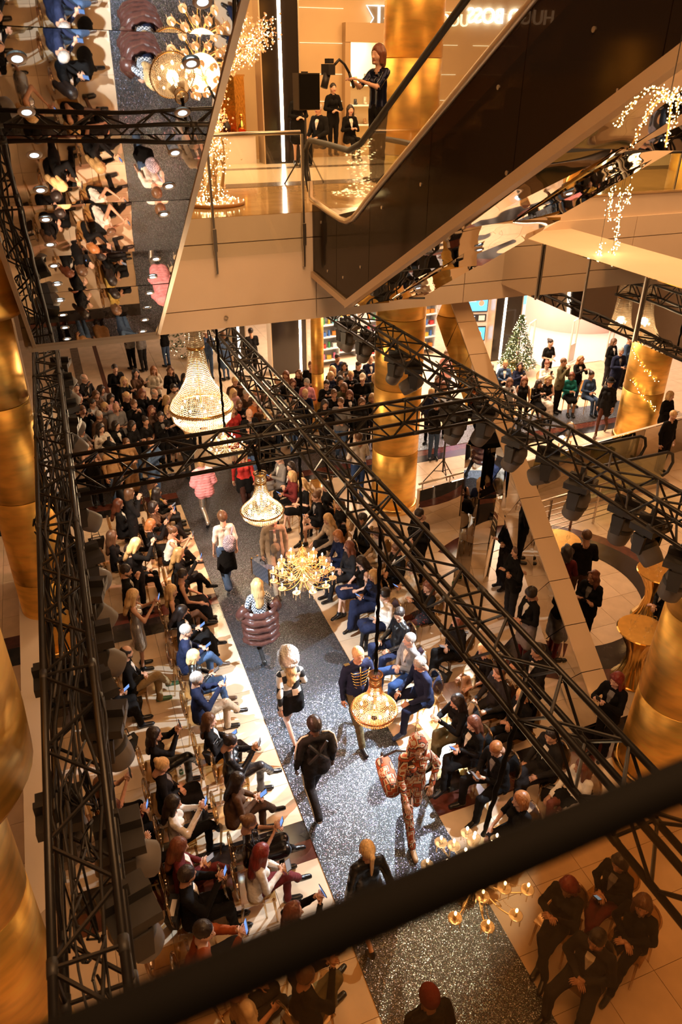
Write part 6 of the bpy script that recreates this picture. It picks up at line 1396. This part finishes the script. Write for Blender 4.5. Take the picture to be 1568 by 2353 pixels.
for i, (x, y) in enumerate(((1212, 838), (1310, 832), (1395, 828))):
    g = at(x, y); t = thing('security_gate', '%s pale security gate from left at the bright shop entrance' % ordn(i), 'gate', g, .5, 'security gates')
    MB().tube([(-.22, 0, 0), (-.20, 0, 1.55), (.20, 0, 1.6), (.22, 0, 0)], .03, 6).build('gate_frame', WHITEP, t); MB().box((0, 0, .35), (.38, .05, .65)).build('gate_panel', WHITEP, t); MB().box((0, 0, .02), (.5, .22, .05)).build('foot_plate', WHITEP, t)
po = tag(MB().box((19.6, 28.6, 2.05), (2.0, .06, 4.1)).build('shop_poster', glow('cyan_poster', (.25, .6, .75), 1.4)), 'large light-blue poster in the bright shop', 'poster')
bl_ = thing('balloon', 'deep blue round balloon on a string in the bright shop', 'balloon', (22.6, 29.2, 0)); MB().ball((0, 0, 3.6), .55, 18, 12).build('balloon_skin', mat('blue_balloon', (.03, .06, .5), .2), bl_, True); MB().cyl((0, 0, .05), (0, 0, 3.1), .008, 5).build('string', WHITEP, bl_); MB().lathe([(.12, 0), (.12, .04), (.03, .06), (0, .06)], 12).build('weight', BRASS, bl_)
pk = struct(MB().box((24.5, 27.5, 2.4), (3, .1, 4.6)).build('wall_pink', mat('pink_wall', (.75, .35, .42), .5)), 'pink wall inside the bright shop')
# ------------------------------------------------------------------ Christmas trees
def xtree(label, p, H, R, n=2600, pot=True):
    t = thing('christmas_tree', label, 'tree', p); q = random.Random(int(H * 100)); mb = MB(); li = MB()
    z0 = .30 if pot else .1
    for i in range(n):
        f = q.random() ** 1.6; z = z0 + f * (H - z0); r = R * (1 - f) * (.55 + .5 * q.random()) + .02; a = q.uniform(0, 2 * PI); c = Vector((r * math.cos(a), r * math.sin(a), z)); s = q.uniform(.05, .10)
        o_ = Vector((math.cos(a), math.sin(a), q.uniform(-.6, .5))).normalized(); sd = Vector((-math.sin(a), math.cos(a), q.uniform(-.5, .5))) * s * .35
        mb.add([c - o_ * s * .3 - sd, c - o_ * s * .3 + sd, c + o_ * s], [(0, 1, 2)])
        if i % 9 == 0: li.octa(c + o_ * s * .8, .014)
    MB().cone((0, 0, 0), (0, 0, H * .95), .04, .01, 6).build('trunk', mat('bark', (.08, .04, .02), .8), t)
    x = mb.build('foliage', mat('fir_green', (.045, .075, .018), .6), t); x['kind'] = 'stuff'; x = li.build('fairy_lights', FAIRY, t); x['kind'] = 'stuff'
    if pot: MB().lathe([(.18, 0), (.26, .02), (.30, .32), (.27, .32), (.25, .28)], 20).build('pot', mat('yellow_pot', (.55, .33, .05), .4), t, True)
    return t
xtree('lit Christmas tree in a yellow pot beside the dark pillar', at(1185, 858), 2.05, .62)
xtree('small lit Christmas tree far behind the long truss', Vector((4.4, 26.4, 0)), 4.6, 1.0, 1800)
# ------------------------------------------------------------------ fairy lights
def string(name, label, pts, step=.045, r=.013, jit=.03, group=None, seed=1):
    q = random.Random(seed); P_ = [Vector(p) for p in pts]; t = thing(name, label, 'lights', P_[0], 0, group); mb = MB()
    for a, b in zip(P_, P_[1:]):
        k = max(1, int((b - a).length / step))
        for i in range(k):
            c = a.lerp(b, i / k) - P_[0]; mb.octa(c + Vector((q.gauss(0, jit), q.gauss(0, jit), q.gauss(0, jit))), r)
    x = mb.build('lamp_beads', FAIRY, t); x['kind'] = 'stuff'
    MB().tube([p - P_[0] for p in P_], .006, 4).build('wire', mat('gold_wire', (.5, .3, .1), .4, 1.0), t); return t
cx, cy = 14.85, 15.2
for k in range(4):
    a0 = -3.35 + (k % 2) * .35
    string('fairy_light_string', '%s fairy light garland from the top on the right gold column' % ordn(k), [(cx + .60 * math.cos(a0 + i * .18), cy + .60 * math.sin(a0 + i * .18), 4.4 - k * .85 - i * .09) for i in range(10)], .05, .014, .02, 'garlands on the right gold column', k)
for i, (x, y0, y1) in enumerate(((1398, 430, 505), (1412, 440, 575), (1442, 425, 470), (1375, 560, 610), (1405, 575, 600))):
    a, b = aty(x + (y1 - y0) * .12, y0, 10.2), aty(x, y1, 10.2)
    string('hanging_light_string', '%s hanging string of warm lights under the right walkway' % ordn(i), [a, a.lerp(b, .5), b], .010, .012, .030, 'hanging light strings', 20 + i)
    MB().cyl((0, 0, 0), (0, 0, 14.0 - a.z), .003, 5).build('hanging_wire', BLKP, bpy.data.objects[[o.name for o in bpy.data.objects if o.name.startswith('hanging_light_string')][-1]])
pb = aty(1538, 232, 4.2)
for k in range(9):
    a = k * 2 * PI / 9; pts = []
    for i in range(8):
        f = i / 7; pts.append(pb + Vector((.32 * f * math.cos(a), .26 * f * math.sin(a), .16 * math.sin(f * PI * .62) * (1 if math.sin(a) > -.3 else .4) - .30 * f * f)))
    string('light_burst_strand', '%s drooping strand of the gold light burst at upper right' % ordn(k), pts, .007, .0042, .010, 'strands of the gold light burst', 40 + k)
o = tag(MB().cyl((pb.x, pb.y, pb.z - .02), (pb.x, pb.y, 14.0), .003, 5).build('hanging_wire', BLKP), 'thin wire holding the gold light burst', 'wire')
# far escalator with blue light line, and glass along the right slab edge
ea, eb_ = aty(1385, 560, 17.5), aty(1600, 425, 17.5); fe = thing('far_escalator', 'far escalator side with glowing blue light line at right', 'escalator', ea); e = eb_ - ea
def strip3(z0, z1, dy, nm, mm): MB().hexa([Vector((0, dy, z0)), e + Vector((0, dy, z0)), e + Vector((0, dy + .04, z0)), Vector((0, dy + .04, z0)), Vector((0, dy, z1)), e + Vector((0, dy, z1)), e + Vector((0, dy + .04, z1)), Vector((0, dy + .04, z1))]).build(nm, mm, fe)
strip3(-.35, -.02, 0, 'side_panel', STEEL); strip3(-.02, .08, -.02, 'light_line', glow('blue_led', (.12, .55, 1.0), 5)); strip3(.08, .75, 0, 'glass_pane', GLASSG); strip3(.75, .83, -.02, 'handrail', BLKP); strip3(.62, .66, -.03, 'light_line', glow('blue_led_dim', (.15, .3, .8), 2))
rg_ = thing('glass_balustrade', 'glass balustrade with dark rails along the right slab edge', 'balustrade', (7.4, fas(7.4) + .1, 6.62))
for k in range(6): MB().box((.75 + k * 1.5, .02 * k, .55), (1.46, .015, 1.05)).build('glass_pane', GLASSG, rg_); MB().box((k * 1.5, .02 * k, .55), (.03, .03, 1.1)).build('post', STEEL, rg_)
MB().cyl((0, 0, 1.1), (9, .11, 1.1), .025, 8).build('handrail', BLKP, rg_, True)
# blossom tree with fairy lights on the upper slab
bt = at(492, 470, ZU); bt.y = max(bt.y, 12.9)
tr = thing('blossom_tree', 'gold-lit blossom tree on a round base at the upper slab edge', 'tree', (bt.x, bt.y, ZU))
MB().lathe([(0, 0), (.52, 0), (.54, .02), (.54, .05), (.50, .06), (0, .06)], 30).build('base_plate', mat('wood_plate', (.35, .16, .04), .4), tr, True)
q = random.Random(2); lights = MB(); blos = MB()
def branch(p0, dirv, L, r, depth):
    pts = [Vector(p0)]; dv = Vector(dirv)
    for i in range(5): dv = (dv + Vector((q.gauss(0, .12), q.gauss(0, .12), q.gauss(.02, .08)))).normalized(); pts.append(pts[-1] + dv * L / 5)
    MB().tube(pts, [r * (1 - .12 * i) for i in range(6)], 6).build('branch', mat('gold_bark', (.30, .16, .05), .6), tr, True)
    for i, p in enumerate(pts):
        for _ in range(7 if depth else 4): lights.octa(p + Vector((q.gauss(0, .06), q.gauss(0, .06), q.gauss(0, .06))), .010)
        if depth > 1:
            for _ in range(8): blos.octa(p + Vector((q.gauss(0, .10), q.gauss(0, .10), q.gauss(0, .09))), q.uniform(.012, .028))
    if depth < 3:
        for _ in range(3 if depth < 2 else 2): branch(pts[q.choice((3, 4, 5))], (dv + Vector((q.gauss(.1, .6), q.gauss(0, .5), q.gauss(.25, .35)))).normalized(), L * .62, r * .55, depth + 1)
for k in range(5): branch((.12 * math.cos(k * 1.26), .12 * math.sin(k * 1.26), .05), (-.10 * math.cos(k * 1.26), -.10 * math.sin(k * 1.26), 1), .9, .035, 0 if k == 0 else 3)
branch((0, 0, .85), (-.05, .05, 1), 1.0, .045, 1); branch((.05, 0, 1.3), (.55, .1, .6), 1.1, .03, 1); branch((0, 0, 1.1), (.25, .2, .9), 1.0, .03, 1)
for i in range(150): a = q.uniform(0, 6.28); r = q.uniform(.1, .52); lights.octa((r * math.cos(a), r * math.sin(a), .07 + max(0, .35 - r) * q.random()), .011)
x = lights.build('fairy_lights', FAIRY, tr); x['kind'] = 'stuff'; x = blos.build('blossom', mat('pale_blossom', (.75, .5, .36), .7), tr); x['kind'] = 'stuff'
# ------------------------------------------------------------------ gold cocktail tables, railing, escalator landing on the right
for i, (x, y) in enumerate(((1478, 1446), (1518, 1312), (1288, 1240))):
    p = at(x, y, 1.1); t = thing('cocktail_table', ('gold cocktail table nearest the lower right column', 'gold cocktail table beside the ginger-haired guest', 'gold cocktail table behind the sloping beam')[i], 'table', (p.x, p.y, 0))
    MB().lathe([(0, 1.07), (.40, 1.07), (.415, 1.085), (.40, 1.10), (0, 1.10)], 32).build('table_top', GOLDS, t)
    pr = [(.37, 1.07), (.27, .92), (.17, .70), (.14, .48), (.20, .22), (.31, .02)]; mb = MB().lathe(pr, 36); mb.v = [(x_ * (1 + .10 * math.cos(12 * math.atan2(y_, x_))), y_ * (1 + .10 * math.cos(12 * math.atan2(y_, x_))), z_) for x_, y_, z_ in mb.v]; mb.build('table_skirt', GOLDS, t, True)
    MB().lathe([(0, 0), (.33, 0), (.33, .03), (0, .04)], 24).build('foot_plate', BRASS, t, True)
    for j in range(4):
        a = j * 1.4 + i; o = MB().lathe([(.03, 0), (.006, .01), (.006, .09), (.035, .13), (.04, .19), (.032, .20)], 12).build('wine_glass', GLASS, None, True, (p.x + .2 * math.cos(a), p.y + .2 * math.sin(a), 1.10)); tag(o, 'clear wine glass on the %s' % ('near gold table', 'middle gold table', 'far gold table')[i], 'glass', 'wine glasses on gold table %d' % (i + 1))
ra, rb = at(1196, 1254), at(1415, 1186); rl = thing('steel_railing', 'steel railing with horizontal bars behind the right guests', 'railing', ra); dd = rb - ra; n = 5
for i in range(n): p = dd * (i / (n - 1)); MB().box(p + Vector((0, 0, .5)), (.03, .05, 1.0)).build('post', STEEL, rl)
for k in range(6): MB().cyl(Vector((0, 0, .15 + k * .14)), dd + Vector((0, 0, .15 + k * .14)), .010, 6).build('bar', STEEL, rl, True)
MB().cyl(Vector((0, 0, 1.02)), dd + Vector((0, 0, 1.02)), .028, 10).build('handrail', STEEL, rl, True)
for j, (oy, lb) in enumerate(((0, 'front'), (1.0, 'rear'))):
    a, b = at(1340, 1140, .2) + Vector((0, oy, 0)), at(1520, 1100, .2) + Vector((0, oy, 0)); a.z = b.z = 0; eb = thing('escalator_balustrade', '%s glass escalator side with black handrail at right' % lb, 'balustrade', a); e = b - a; u = e.normalized()
    MB().hexa([Vector((0, 0, .1)), e + Vector((0, 0, .1)), e + Vector((0, .015, .1)), Vector((0, .015, .1)), Vector((0, 0, .92)), e + Vector((0, 0, .92)), e + Vector((0, .015, .92)), Vector((0, .015, .92))]).build('glass_pane', GLASSG, eb)
    MB().tube([Vector((0, 0, .95)), e + Vector((0, 0, .95)), e + u * .18 + Vector((0, 0, .86)), e + u * .26 + Vector((0, 0, .62)), e + u * .16 + Vector((0, 0, .36)), e + Vector((0, 0, .28))], .038, 8).build('handrail', BLKP, eb, True)
    MB().hexa([Vector((0, -.08, 0)), e + u * .2 + Vector((0, -.08, 0)), e + u * .2 + Vector((0, .09, 0)), Vector((0, .09, 0)), Vector((0, -.08, .14)), e + u * .2 + Vector((0, -.08, .14)), e + u * .2 + Vector((0, .09, .14)), Vector((0, .09, .14))]).build('skirt_panel', STEEL, eb)
# ------------------------------------------------------------------ bags, bottles and empty chairs among the audience
def tote(label, p, rz):
    t = thing('tote_bag', label, 'bag', p, rz, 'black bags among the audience')
    MB().hexa([(-.10, -.05, 0), (.10, -.05, 0), (.10, .05, 0), (-.10, .05, 0), (-.17, -.07, .28), (.17, -.07, .28), (.17, .07, .28), (-.17, .07, .28)]).build('bag_body', mat('black_canvas', (.012, .011, .011), .7, noise=.2), t)
    for s in (-1, 1): MB().tube([(-.09, s * .06, .27), (-.07, s * .07, .42), (.07, s * .07, .42), (.09, s * .06, .27)], .008, 5).build('handle', BLKP, t)
    MB().box((0, 0, .262), (.2, .06, .04)).build('paper_sheet', WHITEP, t)
for i, (x, y, z, w_) in enumerate(((308, 1640, 0, 'left third row beside the truss'), (296, 1730, 0, 'the floor below the first left bag'), (492, 1745, .45, 'an empty seat of the left front row'), (404, 2118, .45, 'an empty seat beside the rust sweater'), (452, 1880, 0, 'the floor behind the white blouse'), (1014, 1566, 0, 'the floor behind the navy suit'), (1262, 1840, 0, 'the floor by the ginger-haired guest'), (232, 1330, 0, 'the floor near the far end'), (226, 1262, 0, 'the farthest left rear floor'))):
    tote('black tote bag on %s' % w_, at(x, y, z), .4 * i)
for i, (x, y, dsc) in enumerate(((418, 1782, 'beside the blonde bun guest'), (506, 1738, 'by the empty front seat'), (1042, 1348, 'under the floral skirt'), (1030, 1552, 'behind the navy suit'), (960, 1444, 'behind the leather jacket guest'), (445, 2200, 'below the rust sweater'), (1222, 1640, 'under a right second-row chair'))):
    p = at(x, y); t = thing('water_bottle', 'small clear water bottle on the floor %s' % dsc, 'bottle', p, 0, 'water bottles on the floor')
    MB().lathe([(0, 0), (.032, 0), (.033, .12), (.028, .15), (.012, .18), (.012, .2)], 12).build('bottle_body', GLASS, t, True); MB().cyl((0, 0, .2), (0, 0, .22), .014, 10).build('cap', WHITEP, t); MB().lathe([(.034, .05), (.034, .11)], 12).build('label_band', mat('green_label', (.15, .35, .2), .6), t, True)
for i, (x, y) in enumerate(((250, 1700), (276, 1905), (318, 2010), (395, 2215), (500, 1775), (560, 2040), (738, 1110), (1045, 1590), (1180, 1600), (1290, 1010))):
    p = at(x, y, .45); chair(p.x, p.y, -PI / 2 if x < 700 else PI / 2, ('empty clear amber chair %s' % ('by the left truss', 'further down the left truss', 'at the lower left truss', 'nearest the camera at left', 'holding a black bag', 'behind the red-haired guest', 'at the far right block', 'behind the navy suit', 'by the charcoal suit', 'in the right rear group')[i]), 'empty audience chairs')
# ------------------------------------------------------------------ railing in the foreground, out of focus
_l, _r2 = at(300, 2335, 8.5), at(1568, 1795, 8.5)
fr_ = thing('foreground_railing', 'black handrail with glass panel close to the camera, out of focus', 'railing', (_r2.x, _r2.y, 7.4), math.atan2(_r2.y - _l.y, _r2.x - _l.x))
MB().tube([(-1.6, 0, 1.10), (.2, .0, 1.10), (1.6, .0, 1.10)], .0168, 16).build('handrail', BLKM, fr_, True)
MB().box((.0, .0, .55), (3.2, .010, 1.06)).build('glass_panel', SMOKE2, fr_)
